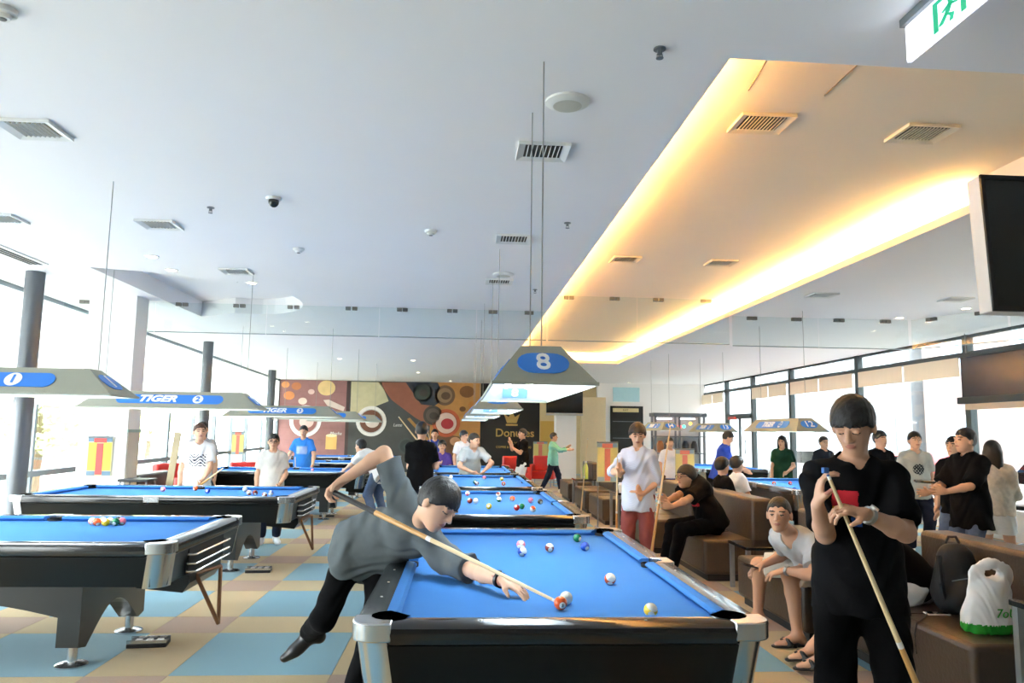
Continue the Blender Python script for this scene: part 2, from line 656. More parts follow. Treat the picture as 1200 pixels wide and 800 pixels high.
# ---- hanging glass smoke barrier across the room
M_CLIP = mat('clip_grey', (118, 116, 110), 0.5, 0.4)
YB = 11.2
bar = tag(empty('glass_smoke_barrier', (0, YB, CEIL)), 'clear hanging glass smoke barrier running across the ceiling', 'glass barrier')


def barrier_panel(parent, ax, ay, bx, by, z0, z1):
    d = Vector((bx - ax, by - ay, 0))
    L = d.length
    d.normalize()
    nrm = Vector((-d.y, d.x, 0)) * .005
    mb = MB()
    p, q = Vector((ax, ay, 0)) + d * .006, Vector((bx, by, 0)) - d * .006
    mb.add([p - nrm + Vector((0, 0, z0)), q - nrm + Vector((0, 0, z0)), q - nrm + Vector((0, 0, z1)), p - nrm + Vector((0, 0, z1)),
            p + nrm + Vector((0, 0, z0)), q + nrm + Vector((0, 0, z0)), q + nrm + Vector((0, 0, z1)), p + nrm + Vector((0, 0, z1))],
           [(0, 1, 2, 3), (7, 6, 5, 4), (0, 4, 5, 1), (1, 5, 6, 2), (2, 6, 7, 3), (3, 7, 4, 0)])
    pn = mb.build('glass_panel', M_BAR_GLASS, parent)
    MB().add([], []).cyl(p + Vector((0, 0, z0)), q + Vector((0, 0, z0)), .008, n=6).build('bottom_edge', mat('barrier_edge', (150, 160, 158), .4, .3), pn)
    for t in (.2, .26, .72, .78):
        e = p + (q - p) * t
        MB().box((e.x, e.y, z1 - .027), (.07, .05, .05), math.atan2(d.y, d.x)).build('clip', M_CLIP, pn)
    return pn


bar.location = (0, 0, 0)
edges_x = [XL(YB) + .15, -4.5, -2.9, -1.25, .2, CX0 - .01]
for a, b in zip(edges_x[:-1], edges_x[1:]):
    barrier_panel(bar, a, YB, b, YB, 2.91, CEIL - .002)
for a, b in ((CX0 + .01, 2.65), (2.65, CX1 - .01)):
    barrier_panel(bar, a, YB, b, YB, 2.91, UZ - .002)
for a, b in ((CX1 + .03, 5.5), (5.5, 6.95)):
    barrier_panel(bar, a, YB, b, YB, 2.89, CEIL - .002)
barrier_panel(bar, 6.98, YB - .03, 7.6, 9.9, 2.89, CEIL - .002)
barrier_panel(bar, 7.62, 9.88, 8.3, 8.5, 2.89, CEIL - .002)

# ---- mural on the far wall (flat print)
YM = Y_FAR - .03
mural = tag(empty('wall_mural', (0, YM, 0)), 'large printed food and coffee mural with cups and bowls on the far wall', 'mural')
mural.location = (0, 0, 0)
MX = [XL(Y_FAR) + .08, -4.2, -1.15, .72, 2.95]


def pr(name, poly, m, layer):
    return MB().prism(poly, lambda u, v, w: (u, YM - w, v), layer * .006, layer * .006 + .005).build(name, m, mural)


def rect(x0, x1, z0, z1):
    return [(x0, z0), (x1, z0), (x1, z1), (x0, z1)]


def circ(cx, cz, r, n=28, rz=None):
    rz = rz or r
    return [(cx + r * math.cos(2 * math.pi * i / n), cz + rz * math.sin(2 * math.pi * i / n)) for i in range(n)]


PM = {}


def pmat(c):
    if c not in PM:
        PM[c] = mat('print_%d_%d_%d' % c, c, 0.55, var=0.16, scale=5)
    return PM[c]


ZT = CEIL - .02
pr('print_panel', rect(MX[0], MX[1], 0, ZT), pmat((150, 104, 100)), 0)
pr('print_panel', rect(MX[1], MX[2], 0, ZT), pmat((70, 70, 68)), 0)
pr('print_panel', rect(MX[2], MX[3], 0, ZT), pmat((196, 138, 72)), 0)
pr('print_panel', rect(MX[3], MX[4], 0, ZT), pmat((28, 27, 26)), 0)
pr('print_band', rect(MX[1] - .06, MX[1] + .06, 0, ZT), pmat((70, 50, 48)), 1)
for i in range(7):
    pr('wood_plank', rect(MX[0] + .05, MX[1] - .1, .25 + .44 * i, .255 + .44 * i), pmat((128, 84, 82)), 1)
pr('print_shape', [(MX[1] + .1, 1.9), (-3.3, 2.35), (-2.7, 2.6), (-3.0, 3.3), (MX[1] + .1, 3.3)], pmat((200, 190, 152)), 1)
pr('print_shape', [(-3.1, 3.3), (-1.2, 3.3), (-1.15, 1.7), (-1.7, 2.0), (-2.6, 2.65)], pmat((154, 92, 68)), 1)
pr('print_shape', [(-2.1, 3.32), (-.9, 3.32), (-.6, 2.75), (-1.0, 2.45), (-1.5, 2.5)], pmat((48, 52, 62)), 2)
pr('print_shape', [(-2.0, 1.95), (-1.9, 2.0), (-1.1, 1.15), (-1.2, 1.1)], pmat((170, 120, 60)), 2)
pr('print_shape', [(-1.1, 0), (.7, 0), (.7, 1.2), (-1.1, 1.5)], pmat((120, 80, 50)), 1)


def cup(cx, cz, r, rim, drink, foam, nm):
    pr(nm, circ(cx, cz, r), pmat(rim), 2)
    pr('cup_shadow', circ(cx, cz, r * .80), pmat(tuple(int(v * .85) for v in rim)), 3)
    pr('drink', circ(cx, cz, r * .74), pmat(drink), 4)
    pr('foam', circ(cx + r * .08, cz - r * .05, r * .45, rz=r * .38), pmat(foam), 5)


cup(-3.32, 1.85, .56, (232, 226, 220), (110, 66, 44), (214, 196, 184), 'cup_print')
cup(-5.72, 1.82, .58, (230, 222, 220), (150, 96, 90), (215, 180, 172), 'cup_print')
cup(-.55, 1.82, .52, (196, 92, 52), (226, 196, 180), (176, 40, 46), 'bowl_print')
cup(-.62, 2.85, .38, (120, 92, 66), (150, 120, 88), (96, 70, 48), 'bowl_print')
cup(-1.05, 2.1, .36, (70, 60, 52), (92, 80, 70), (60, 50, 44), 'bowl_print')
cup(-1.45, 2.95, .36, (76, 82, 74), (54, 66, 58), (62, 54, 48), 'bowl_print')
cup(-2.0, .95, .3, (70, 76, 74), (52, 58, 58), (60, 70, 70), 'bowl_print')
pr('cup_print', circ(-5.0, 3.05, .32, rz=.28), pmat((222, 190, 130)), 2)
pr('print_shape', [(-5.1, 2.6), (-4.9, 2.62), (-4.3, 2.35), (-4.35, 2.2), (-4.95, 2.4)], pmat((214, 196, 184)), 2)
for cx, cz, r, c in ((-6.35, 2.75, .2, (206, 130, 74)), (-6.1, 3.1, .18, (190, 116, 70)), (-5.85, 2.55, .16, (224, 198, 182)), (-6.5, 3.15, .15, (224, 150, 90)), (-5.55, 2.9, .12, (214, 180, 168)),
                     (.2, 3.0, .28, (140, 92, 50)), (.45, 2.5, .2, (200, 130, 60)), (.05, 2.35, .12, (120, 76, 40)), (-.2, 1.15, .2, (206, 150, 110)), (.4, 1.05, .24, (150, 70, 60))):
    pr('food_print', circ(cx, cz, r, 14, r * .8), pmat(c), 3)
pr('glass_print', rect(-4.95, -4.55, .8, 1.3), pmat((224, 178, 104)), 2)
pr('glass_print', circ(-4.75, 1.3, .2, 14, .06), pmat((236, 214, 170)), 3)
M_GOLD = mat('gold_print', (196, 164, 96), 0.4, 0.3, var=.1)
M_PRWHITE = mat('white_print', (230, 226, 220), .6)
RF = (math.radians(90), 0, 0)
text('sign_text', 'Donutes', M_GOLD, .42, mural, (2.02, YM - .012, 1.48), RF, bold=.006)
text('sign_text', 'COFFEE & CAKE & BAKING', M_GOLD, .11, mural, (1.98, YM - .012, .96), RF, bold=.002)
text('sign_text', '90 °C', M_GOLD, .13, mural, (1.98, YM - .012, 1.1), RF)
text('print_text', 'Mocha', M_PRWHITE, .16, mural, (-4.6, YM - .03, 1.38), RF, shear=.3)
text('print_text', 'Latte', M_PRWHITE, .16, mural, (-2.35, YM - .03, 1.72), RF, shear=.3)
pr('crown_emblem', [(1.72, 1.86), (2.08, 1.86), (2.2, 2.2), (2.02, 2.08), (1.9, 2.3), (1.78, 2.08), (1.6, 2.2)], M_GOLD, 2)
pr('crown_band', rect(1.68, 2.12, 1.76, 1.82), M_GOLD, 2)
MB().b2((XL(Y_FAR) + .02, YM - .08, 0), (XL(Y_FAR) + .12, YM, CEIL)).build('mural_edge', M_STEEL, mural)

# ---- far right part of the room: yellow wall, white pier, green door, white walls
M_YEL = mat('yellow_wall', (214, 172, 84), .7, var=.04)
M_YELB = mat('pale_yellow_wall', (224, 200, 150), .7, var=.04)
yw = struct(MB().b2((2.95, Y_FAR - .06, 0), (5.2, Y_FAR - .001, CEIL)).build('wall_yellow', M_YELB), 'pale yellow wall right of the mural')
MB().b2((2.97, Y_FAR - .1, .0), (3.5, Y_FAR - .06, 1.95)).build('wall_panel', M_YEL, yw)
MB().b2((2.97, Y_FAR - .1, 2.02), (3.5, Y_FAR - .06, 3.3)).build('wall_panel', M_YELB, yw)
MB().b2((4.1, 25.6, 0), (4.95, 25.75, 2.75)).build('wall_panel', mat('ivory_panel', (226, 208, 168), .6), yw, bevel=.01)
struct(MB().b2((3.12, 24.6, 0), (3.78, 25.2, CEIL)).build('wall_pier', M_WALL), 'white square pier under the far television')
dw = struct(MB().b2((4.95, 27.2, 0), (X_RIGHT, 27.4, CEIL)).build('wall_door', M_WALL), 'white wall around the dark glazed door at the far right')
d2 = struct(MB().b2((5.42, 27.12, 0), (6.62, 27.2, 2.52)).build('door_2', mat('door_black', (14, 18, 16), .6, var=.15, scale=3)), 'dark glazed door with a gold sign strip above')
MB().b2((5.5, 27.09, 2.3), (6.45, 27.12, 2.44)).build('sign_strip', mat('sign_beige', (206, 190, 140), .5), d2)
text('sign_text', 'EXIT', mat('sign_brown', (90, 70, 40), .6), .1, d2, (5.97, 27.085, 2.37), RF)
for z in (.7, 1.35, 1.95):
    MB().b2((5.5, 27.1, z), (6.54, 27.125, z + .02)).build('door_rail', M_ALU, d2)
MB().cyl((6.5, 27.08, .9), (6.5, 27.08, 1.3), .02, n=8).build('handle', M_ALU, d2)
tw = struct(MB().b2((5.52, 27.16, 2.68), (6.5, 27.2, 3.2)).build('window_40', mat('pale_blue_pane', (166, 206, 214), .15)), 'pale blue transom pane above the dark door')
MB().b2((5.48, 27.15, 2.64), (6.54, 27.19, 2.68)).build('frame', M_WALL, tw)

# ---- outside: bright ground, pale facades to the right, trees to the left
struct(MB().b2((-70, -40, -.5), (XL(Y_BACK) - .4, 80, -.3)).build('ground_left', mat('ground_pale', (190, 188, 184), .9, var=.2, scale=2)), 'pale ground outside the left windows')
struct(MB().b2((X_RIGHT + .3, -40, -.5), (90, 80, -.3)).build('ground_right', mat('ground_paving', (196, 192, 186), .9, var=.08, scale=2)), 'pale paved street outside the right windows')
# ================================================================ ORGANIC SHAPES (distance fields turned into one continuous surface)
class SDF:
    def __init__(s, lo, hi, h):
        s.h = h
        s.lo = np.array(lo, np.float32)
        s.n = (np.ceil((np.array(hi) - np.array(lo)) / h).astype(int) + 1)
        s.d = np.full(tuple(s.n), 0.5, np.float32)

    def grid(s, lo, hi):
        i0 = np.clip(np.floor((np.array(lo) - s.lo) / s.h).astype(int), 0, s.n)
        i1 = np.clip(np.ceil((np.array(hi) - s.lo) / s.h).astype(int) + 1, 0, s.n)
        if np.any(i1 <= i0):
            return None, None
        sl = tuple(slice(a, b) for a, b in zip(i0, i1))
        ax = [(s.lo[k] + s.h * np.arange(i0[k], i1[k])).astype(np.float32) for k in range(3)]
        return sl, (ax[0][:, None, None], ax[1][None, :, None], ax[2][None, None, :])

    def merge(s, sl, nd, k, op='add'):
        d = s.d[sl]
        if op == 'add':
            t = np.maximum(k - np.abs(d - nd), 0) / max(k, 1e-6)
            s.d[sl] = np.minimum(d, nd) - t * t * k * .25
        else:
            nd = -nd
            t = np.maximum(k - np.abs(d - nd), 0) / max(k, 1e-6)
            s.d[sl] = np.maximum(d, nd) + t * t * k * .25

    def cone(s, a, b, r0, r1, k=.02, planes=(), op='add', flat=None):
        a, b = np.array(a, np.float32), np.array(b, np.float32)
        m = max(r0, r1) + k + 3 * s.h
        sl, g = s.grid(np.minimum(a, b) - m, np.maximum(a, b) + m)
        if sl is None:
            return
        ab = b - a
        L2 = float(ab @ ab) + 1e-9
        px, py, pz = g[0] - a[0], g[1] - a[1], g[2] - a[2]
        t = np.clip((px * ab[0] + py * ab[1] + pz * ab[2]) / L2, 0, 1)
        dx, dy, dz = px - t * ab[0], py - t * ab[1], pz - t * ab[2]
        q = dx * dx + dy * dy + dz * dz
        if flat is not None:             # squash along a direction: (axis, factor)
            w = np.array(flat[0], np.float32)
            u = dx * w[0] + dy * w[1] + dz * w[2]
            q = q + u * u * (flat[1] ** 2 - 1)
        nd = np.sqrt(q) - (r0 + (r1 - r0) * t)
        for p0, n in planes:
            nd = np.maximum(nd, (g[0] - p0[0]) * n[0] + (g[1] - p0[1]) * n[1] + (g[2] - p0[2]) * n[2])
        s.merge(sl, nd, k, op)

    def ell(s, c, r, M=None, k=.02, op='add'):
        c = np.array(c, np.float32)
        m = max(r) + k + 3 * s.h
        sl, g = s.grid(c - m, c + m)
        if sl is None:
            return
        M = np.eye(3) if M is None else np.array(M)      # rows: axes
        p = (g[0] - c[0], g[1] - c[1], g[2] - c[2])
        k0 = 0
        k1 = 0
        for i in range(3):
            u = p[0] * M[i][0] + p[1] * M[i][1] + p[2] * M[i][2]
            k0 = k0 + (u / r[i]) ** 2
            k1 = k1 + (u / (r[i] * r[i])) ** 2
        k0 = np.sqrt(k0)
        nd = k0 * (k0 - 1) / np.maximum(np.sqrt(k1), 1e-6)
        s.merge(sl, nd.astype(np.float32), k, op)

    def coords(s):
        return [(s.lo[k] + s.h * np.arange(s.n[k])).astype(np.float32) for k in range(3)]

    def cut(s, p0, n):                   # keep the side where (p-p0).n < 0
        x, y, z = s.coords()
        pl = (x[:, None, None] - p0[0]) * n[0] + (y[None, :, None] - p0[1]) * n[1] + (z[None, None, :] - p0[2]) * n[2]
        s.d = np.maximum(s.d, pl.astype(np.float32))

    def mesh(s):
        d = s.d
        # trim to the occupied block
        ins = d < 0
        if not ins.any():
            return np.zeros((0, 3)), np.zeros((0, 4), int)
        b = []
        for ax in range(3):
            w = np.where(ins.any(axis=tuple(j for j in range(3) if j != ax)))[0]
            b.append((max(w[0] - 1, 0), min(w[-1] + 2, d.shape[ax])))
        d = d[b[0][0]:b[0][1], b[1][0]:b[1][1], b[2][0]:b[2][1]]
        lo = s.lo + s.h * np.array([q[0] for q in b], np.float32)
        d = np.pad(d, 1, constant_values=.5)
        lo = lo - s.h
        ins = d < 0
        nx, ny, nz = d.shape
        cnt = np.zeros((nx - 1, ny - 1, nz - 1), np.int8)
        for i in (0, 1):
            for j in (0, 1):
                for k in (0, 1):
                    cnt += ins[i:nx - 1 + i, j:ny - 1 + j, k:nz - 1 + k]
        act = (cnt > 0) & (cnt < 8)
        ci = np.argwhere(act)
        idx = np.full(act.shape, -1, np.int64)
        idx[act] = np.arange(len(ci))
        acc = np.zeros((len(ci), 3), np.float64)
        num = np.zeros(len(ci))
        cor = [(0, 0, 0), (1, 0, 0), (0, 1, 0), (1, 1, 0), (0, 0, 1), (1, 0, 1), (0, 1, 1), (1, 1, 1)]
        val = [d[ci[:, 0] + c[0], ci[:, 1] + c[1], ci[:, 2] + c[2]] for c in cor]
        for a, c in ((0, 1), (2, 3), (4, 5), (6, 7), (0, 2), (1, 3), (4, 6), (5, 7), (0, 4), (1, 5), (2, 6), (3, 7)):
            va, vb = val[a], val[c]
            m = (va < 0) != (vb < 0)
            t = np.where(m, va / np.where(m, va - vb, 1), 0)
            pa, pb = np.array(cor[a]), np.array(cor[c])
            acc += m[:, None] * (pa + t[:, None] * (pb - pa))
            num += m
        v = (ci + acc / num[:, None]) * s.h + lo
        fs = []
        for ax in range(3):
            o1, o2 = (ax + 1) % 3, (ax + 2) % 3
            sa = [slice(None)] * 3
            sb = [slice(None)] * 3
            sa[ax], sb[ax] = slice(0, -1), slice(1, None)
            A, B = ins[tuple(sa)], ins[tuple(sb)]
            e = np.argwhere(A != B)
            flip = A[tuple(e.T)]
            q = []
            for da, db in ((0, 0), (-1, 0), (-1, -1), (0, -1)):
                c = e.copy()
                c[:, o1] += da
                c[:, o2] += db
                q.append(idx[tuple(c.T)])
            q = np.stack(q, 1)
            q[~flip] = q[~flip][:, ::-1]
            fs.append(q)
        f = np.concatenate(fs)
        f = f[(f >= 0).all(1)]
        # light smoothing
        for lam in (.5, -.45):
            s_ = np.zeros_like(v)
            c_ = np.zeros(len(v))
            for i in range(4):
                a, c = f[:, i], f[:, (i + 1) % 4]
                for k in range(3):
                    s_[:, k] += np.bincount(a, v[c, k], len(v)) + np.bincount(c, v[a, k], len(v))
                c_ += np.bincount(a, minlength=len(v)) + np.bincount(c, minlength=len(v))
            v = v + lam * (s_ / np.maximum(c_, 1)[:, None] - v)
        return v, f


def np_mesh(name, v, f, mats, parent=None, origin=(0, 0, 0), midx=None):
    me = bpy.data.meshes.new(name)
    v = (np.asarray(v) - np.array(origin)).astype(np.float32)
    me.vertices.add(len(v))
    me.vertices.foreach_set('co', v.ravel())
    n = len(f)
    me.loops.add(n * 4)
    me.loops.foreach_set('vertex_index', f.astype(np.int32).ravel())
    me.polygons.add(n)
    me.polygons.foreach_set('loop_start', np.arange(0, n * 4, 4, dtype=np.int32))
    me.polygons.foreach_set('use_smooth', np.ones(n, bool))
    if midx is not None:
        me.polygons.foreach_set('material_index', midx.astype(np.int32))
    me.update(calc_edges=True)
    me.validate()
    for m in mats:
        me.materials.append(m)
    o = bpy.data.objects.new(name, me)
    COL.objects.link(o)
    if parent:
        o.parent = parent
    else:
        o.location = origin
    return o
# ================================================================ PEOPLE
def V3(*a):
    if len(a) == 1:
        a = a[0]
    return np.array([a[0], a[1], a[2]], np.float64)


def un(v):
    v = np.asarray(v, np.float64)
    return v / (np.linalg.norm(v) + 1e-9)


ZV = V3(0, 0, 1)


def ik(a, t, l1, l2, pole):
    d = t - a
    L = np.linalg.norm(d)
    if L > (l1 + l2) * .995:
        t = a + d / L * (l1 + l2) * .995
        d = t - a
        L = np.linalg.norm(d)
    dn = d / L
    x = (l1 * l1 - l2 * l2 + L * L) / (2 * L)
    h = math.sqrt(max(l1 * l1 - x * x, 0))
    p = pole - dn * (pole @ dn)
    return a + dn * x + un(p) * h, t


M_SKIN = mat('skin', (214, 168, 138), .55, var=.05, scale=20)
M_SKIN_D = mat('skin_tan', (186, 134, 102), .55, var=.05, scale=20)
M_EYEW = mat('eye_white', (225, 220, 214), .3, var=0)
M_DARK = mat('eye_dark', (32, 24, 22), .4, var=0)
M_LIP = mat('lip', (178, 116, 100), .5, var=.05)
M_HAIR = mat('hair_black', (22, 20, 20), .45, var=.3, scale=60, bump=.5, bscale=120)
M_HAIRB = mat('hair_brown', (74, 46, 34), .5, var=.3, scale=60, bump=.5, bscale=120)


def cloth(name, c, var=.08):
    return mat('cloth_' + name, c, .95, var=var, scale=30, bump=.25, bscale=25, spec=.12)


def hand(F, w, d, n, side_l, curl, sc, fine, spread=1.0, curls=None, thumb=None):
    d, n = un(d), un(n - d * (n @ un(d)))
    l = un(side_l - d * (side_l @ d) - n * (side_l @ n))
    F.ell(w + d * .052 * sc, (.040 * sc, .017 * sc, .055 * sc), [l, n, d], k=.02)
    if not fine:
        F.ell(w + d * .12 * sc + n * .02 * curl * sc, (.036 * sc, .013 * sc, .055 * sc), [l, un(n + d * curl * .5), un(d + n * curl * .6)], k=.015)
        F.cone(w + d * .03 * sc + l * .03 * sc, w + d * .085 * sc + l * .055 * sc + n * .02 * sc, .013 * sc, .010 * sc, k=.012)
        return
    offs = (.031, .0105, -.0105, -.030)
    lens = (.072, .080, .074, .058)
    for i in range(4):
        cu = curls[i] if curls else curl
        b = w + (d * .092 + l * offs[i]) * sc
        if i == 3:
            b = b - d * .008 * sc
        sp = l * (offs[i] * 3.5 * spread)
        p = b - d * .02 * sc
        r = .0092 * sc
        for j, (fr, ang) in enumerate(((.30, 0.0), (.44, .55), (.32, 1.15), (.24, 1.6))):
            a = cu * ang
            dirv = un(d * math.cos(a) + n * math.sin(a) + sp * (1 if j < 3 else .5))
            q = p + dirv * lens[i] * (fr if j else .35) * sc
            F.cone(p, q, r, r * .93, k=.006)
            p = q
            r *= .93
    if thumb is not None:
        t0 = w + d * .025 * sc + l * .026 * sc
        t1 = w + d * .055 * sc + l * .048 * sc + n * .01
    else:
        t0 = w + (d * .022 + l * .024) * sc
        t1 = t0 + un(d * .7 + l * .75 + n * .35) * .042 * sc
    F.cone(t0, t1, .0145 * sc, .0115 * sc, k=.014)
    t2 = (t1 + un(d * .9 + l * .25 + n * (.3 + curl * .35)) * .036 * sc) if thumb is None else np.asarray(thumb)
    F.cone(t1, t2, .0112 * sc, .0088 * sc, k=.007)


def make_person(name, label, pel, yaw, top, bottom, h=1.70, vox=.013, lean=0, side=0, twist=0, head=(0, 0), hvec=None, hands=None, feet=None,
                skin=None, hair='short', hairm=None, shoes=None, sleeve=.72, group=None, shirt_print=None, hem=.13, face=True, neckfwd=.15, loose=.016,
                belly=0.0, collar=False, hup=None, leg_r=1.0, seated=False, shoulder_shift=None, bottom_len=None, sandals=False, uvec=None, hoff=None, rvec=None, drape=0.0, lids=False):
    """one continuous body surface; hair, clothes and shoes are its children"""
    s = h / 1.72
    hs_ = s * 1.05
    skin = skin or M_SKIN
    hairm = hairm or M_HAIR
    a = math.radians(yaw)
    F0 = V3(math.sin(a), -math.cos(a), 0)
    R0 = V3(F0[1], -F0[0], 0)                       # F0 x Z
    pel = V3(pel)
    if uvec is None:
        u = un(ZV * math.cos(math.radians(lean)) + F0 * math.sin(math.radians(lean)) + R0 * math.sin(math.radians(side)))
    else:
        u = un(uvec)
    tw = math.radians(twist)
    r = R0 * math.cos(tw) + F0 * math.sin(tw) if rvec is None else V3(rvec)
    r = un(r - u * (r @ u))
    f = np.cross(u, r)
    J = {}
    nb = pel + u * .50 * s
    nd = un(u * .75 + ZV * .25 + f * neckfwd)
    hc = nb + nd * .175 * s
    if hoff is not None:
        hc = V3(hoff)
    if hvec is None:
        ha, hp = math.radians(yaw + head[0]), math.radians(head[1])
        hf = V3(math.sin(ha) * math.cos(hp), -math.cos(ha) * math.cos(hp), math.sin(hp))
    else:
        hf = un(hvec)
    hu = ZV if hup is None else un(hup)
    hu = un(hu - hf * (hu @ hf))
    hr = np.cross(hf, hu)
    sh = {'R': nb - u * .06 * s + r * .152 * s, 'L': nb - u * .06 * s - r * .152 * s}
    if shoulder_shift:
        for k_, v_ in shoulder_shift.items():
            sh[k_] = sh[k_] + V3(v_)
    hip = {'R': pel + R0 * .088 * s, 'L': pel - R0 * .088 * s}
    el, wr, hd, kn, an, td, fu = {}, {}, {}, {}, {}, {}, {}
    hands = hands or {}
    feet = feet or {}
    for k, sg in (('R', 1), ('L', -1)):
        H = hands.get(k, {})
        if 't' in H:
            t = V3(H['t'])
        elif 'l' in H:                               # local: right, forward, up measured from the shoulder
            q = H['l']
            t = sh[k] + (r * q[0] * sg + F0 * q[1] + ZV * q[2]) * s
        else:
            t = sh[k] + (r * .075 * sg + F0 * .05 - ZV * .50) * s
        pole = V3(H['pole']) if 'pole' in H else (-F0 * .8 + r * sg * .5 - ZV * .3)
        el[k], wr[k] = ik(sh[k], t, .275 * s, .245 * s, pole)
        fd = un(wr[k] - el[k])
        hd[k] = dict(d=V3(H['d']) if 'd' in H else fd, n=V3(H['n']) if 'n' in H else (-r * sg + F0 * .1), l=V3(H['side']) if 'side' in H else (F0 + ZV * .4),
                     curl=H.get('curl', .6), spread=H.get('spread', 1.0), curls=H.get('curls'), thumb=H.get('thumb'))
        Q = feet.get(k, {})
        if 't' in Q:
            t = V3(Q['t'])
        else:
            q = Q.get('l', (.02, .0))
            t = V3(hip[k][0], hip[k][1], 0) + (R0 * sg * q[0] + F0 * q[1])
            t[2] = .085 * s + Q.get('z', 0)
        pole = V3(Q['pole']) if 'pole' in Q else (F0 + R0 * sg * .15)
        kn[k], an[k] = ik(hip[k], t, .43 * s, .42 * s, pole)
        td[k] = un(V3(Q['d'])) if 'd' in Q else un(F0 + R0 * sg * .2)
        fu[k] = un(V3(Q['u'])) if 'u' in Q else ZV
        fu[k] = un(fu[k] - td[k] * (fu[k] @ td[k]))
    pts = [hc + hu * .14, hc - hu * .12, pel, nb] + list(sh.values()) + list(el.values()) + list(wr.values()) + list(kn.values()) + list(an.values())
    pts += [wr[k] + un(hd[k]['d']) * .12 for k in wr] + [an[k] + td[k] * .16 for k in an]
    lo = np.min(pts, 0) - .16
    hi = np.max(pts, 0) + .16
    fine = vox <= .0095
    base = V3(pel[0], pel[1], 0)

    def torso(S, e, k=.05):
        S.cone(pel - u * .01 * s, pel + u * .18 * s, (.150 + belly) * s + e, (.128 + belly) * s + e, k, flat=(f, 1.45))
        S.cone(pel + u * .18 * s, pel + u * .37 * s, (.128 + belly) * s + e, .148 * s + e, k, flat=(f, 1.40))
        S.cone(sh['L'] + r * .02 * s, sh['R'] - r * .02 * s, .058 * s + e, .058 * s + e, .06)
        S.cone(pel + u * .38 * s, nb - u * .01, .10 * s + e, .062 * s + e, .07)

    # ------------------------------------------------ body
    B = SDF(lo, hi, vox)
    torso(B, 0)
    for k, sg in (('R', 1), ('L', -1)):
        B.cone(sh[k], el[k], .049 * s, .039 * s, .035)
        mid = el[k] + (wr[k] - el[k]) * .3
        B.cone(el[k], mid, .038 * s, .040 * s, .02)
        B.cone(mid, wr[k], .040 * s, .026 * s, .02)
        hand(B, wr[k], hd[k]['d'], hd[k]['n'], hd[k]['l'], hd[k]['curl'], s, fine, hd[k]['spread'], hd[k]['curls'], hd[k]['thumb'])
        B.cone(hip[k], kn[k], .088 * s * leg_r, .056 * s * leg_r, .05)
        mid = kn[k] + (an[k] - kn[k]) * .3 - F0 * .012
        B.cone(kn[k], mid, .053 * s * leg_r, .056 * s * leg_r, .03)
        B.cone(mid, an[k], .056 * s * leg_r, .036 * s, .02)
        hl = an[k] - td[k] * .045 * s - fu[k] * .05 * s
        ba = an[k] + td[k] * .11 * s - fu[k] * .058 * s
        to = an[k] + td[k] * .165 * s - fu[k] * .063 * s
        B.cone(an[k], hl, .036 * s, .030 * s, .02)
        B.cone(an[k] - fu[k] * .02 * s, ba, .034 * s, .032 * s, .03)
        B.cone(ba, to, .034 * s, .022 * s, .02, flat=(fu[k], 1.3))
    # head
    X = lambda qs, qf, qu: hc + (hr * qs + hf * qf + hu * qu) * hs_
    HM = [hr, hf, hu]
    sc3 = lambda *q: tuple(v * hs_ for v in q)
    B.ell(X(0, -.012, .024), sc3(.074, .093, .095), HM, .02)
    B.ell(X(0, .018, -.032), sc3(.059, .072, .076), HM, .03)
    B.ell(X(0, .052, -.088), sc3(.032, .030, .024), HM, .03)
    B.cone(nb - u * .03, X(0, -.026, -.06), .053 * s, .048 * s, .022)
    for sg in (1, -1):
        B.ell(X(sg * .079, -.010, -.008), sc3(.010, .020, .032), HM, .008)
    if vox <= .0105:
        for sg in (1, -1):
            B.ell(X(sg * .033, .100, .012), sc3(.020, .018, .013), HM, .014, 'sub')
            B.ell(X(sg * .032, .074, .010), sc3(.015, .016, .0115), HM, .004)
            B.ell(X(sg * .033, .078, .032), sc3(.024, .013, .007), HM, .012)
        B.cone(X(0, .086, .018), X(0, .106, -.018), .0075 * s, .0125 * s, .012)
        for sg in (1, -1):
            B.ell(X(sg * .012, .094, -.022), sc3(.009, .010, .007), HM, .006)
        B.ell(X(0, .086, -.046), sc3(.023, .010, .006), HM, .005)
        B.ell(X(0, .084, -.056), sc3(.020, .010, .006), HM, .005)
    else:
        B.cone(X(0, .086, .016), X(0, .104, -.018), .009 * s, .013 * s, .012)
    v, fq = B.mesh()
    c = v[fq].mean(1) - hc
    qs, qf, qu = c @ hr / hs_, c @ hf / hs_, c @ hu / hs_
    mi = np.zeros(len(fq), int)
    if face:
        g = 1.0 if vox <= .0105 else 1.35
        aq = np.abs(qs)
        front = qf > .045
        eye = front & (((aq - .032) / (.0140 * g)) ** 2 + ((qu - .011) / (.0033 * g)) ** 2 < 1)
        mi[eye] = 1 if vox <= .007 else 2
        iris = front & (((aq - .032) / .0075) ** 2 + ((qu - .011) / .0055) ** 2 < 1)
        mi[iris] = 2
        if lids:
            mi[eye | iris] = 0
            mi[front & (np.abs(aq - .032) < .015) & (np.abs(qu - .006 - (aq - .032) ** 2 * 8) < .0024)] = 2
        brow = front & (aq > .013) & (aq < .052) & (np.abs(qu - .0365 + (aq - .03) ** 2 * 6) < .0032 * g)
        mi[brow] = 2
        lip = front & ((qs / .0235) ** 2 + ((qu + .051) / .0095) ** 2 < 1)
        mi[lip] = 3
    body = np_mesh(name, v, fq, [skin, M_EYEW, M_DARK, M_LIP], None, base, mi)
    tag(body, label, 'person', group)

    # ------------------------------------------------ hair
    hs = SDF(hc - .30, hc + .22, min(vox, .009))
    if hair in ('long', 'tail', 'bob'):
        hs = SDF(hc - V3(.3, .3, .62), hc + .22, min(vox, .009))
    sl, g = hs.grid(hs.lo, hs.lo + hs.h * hs.n)
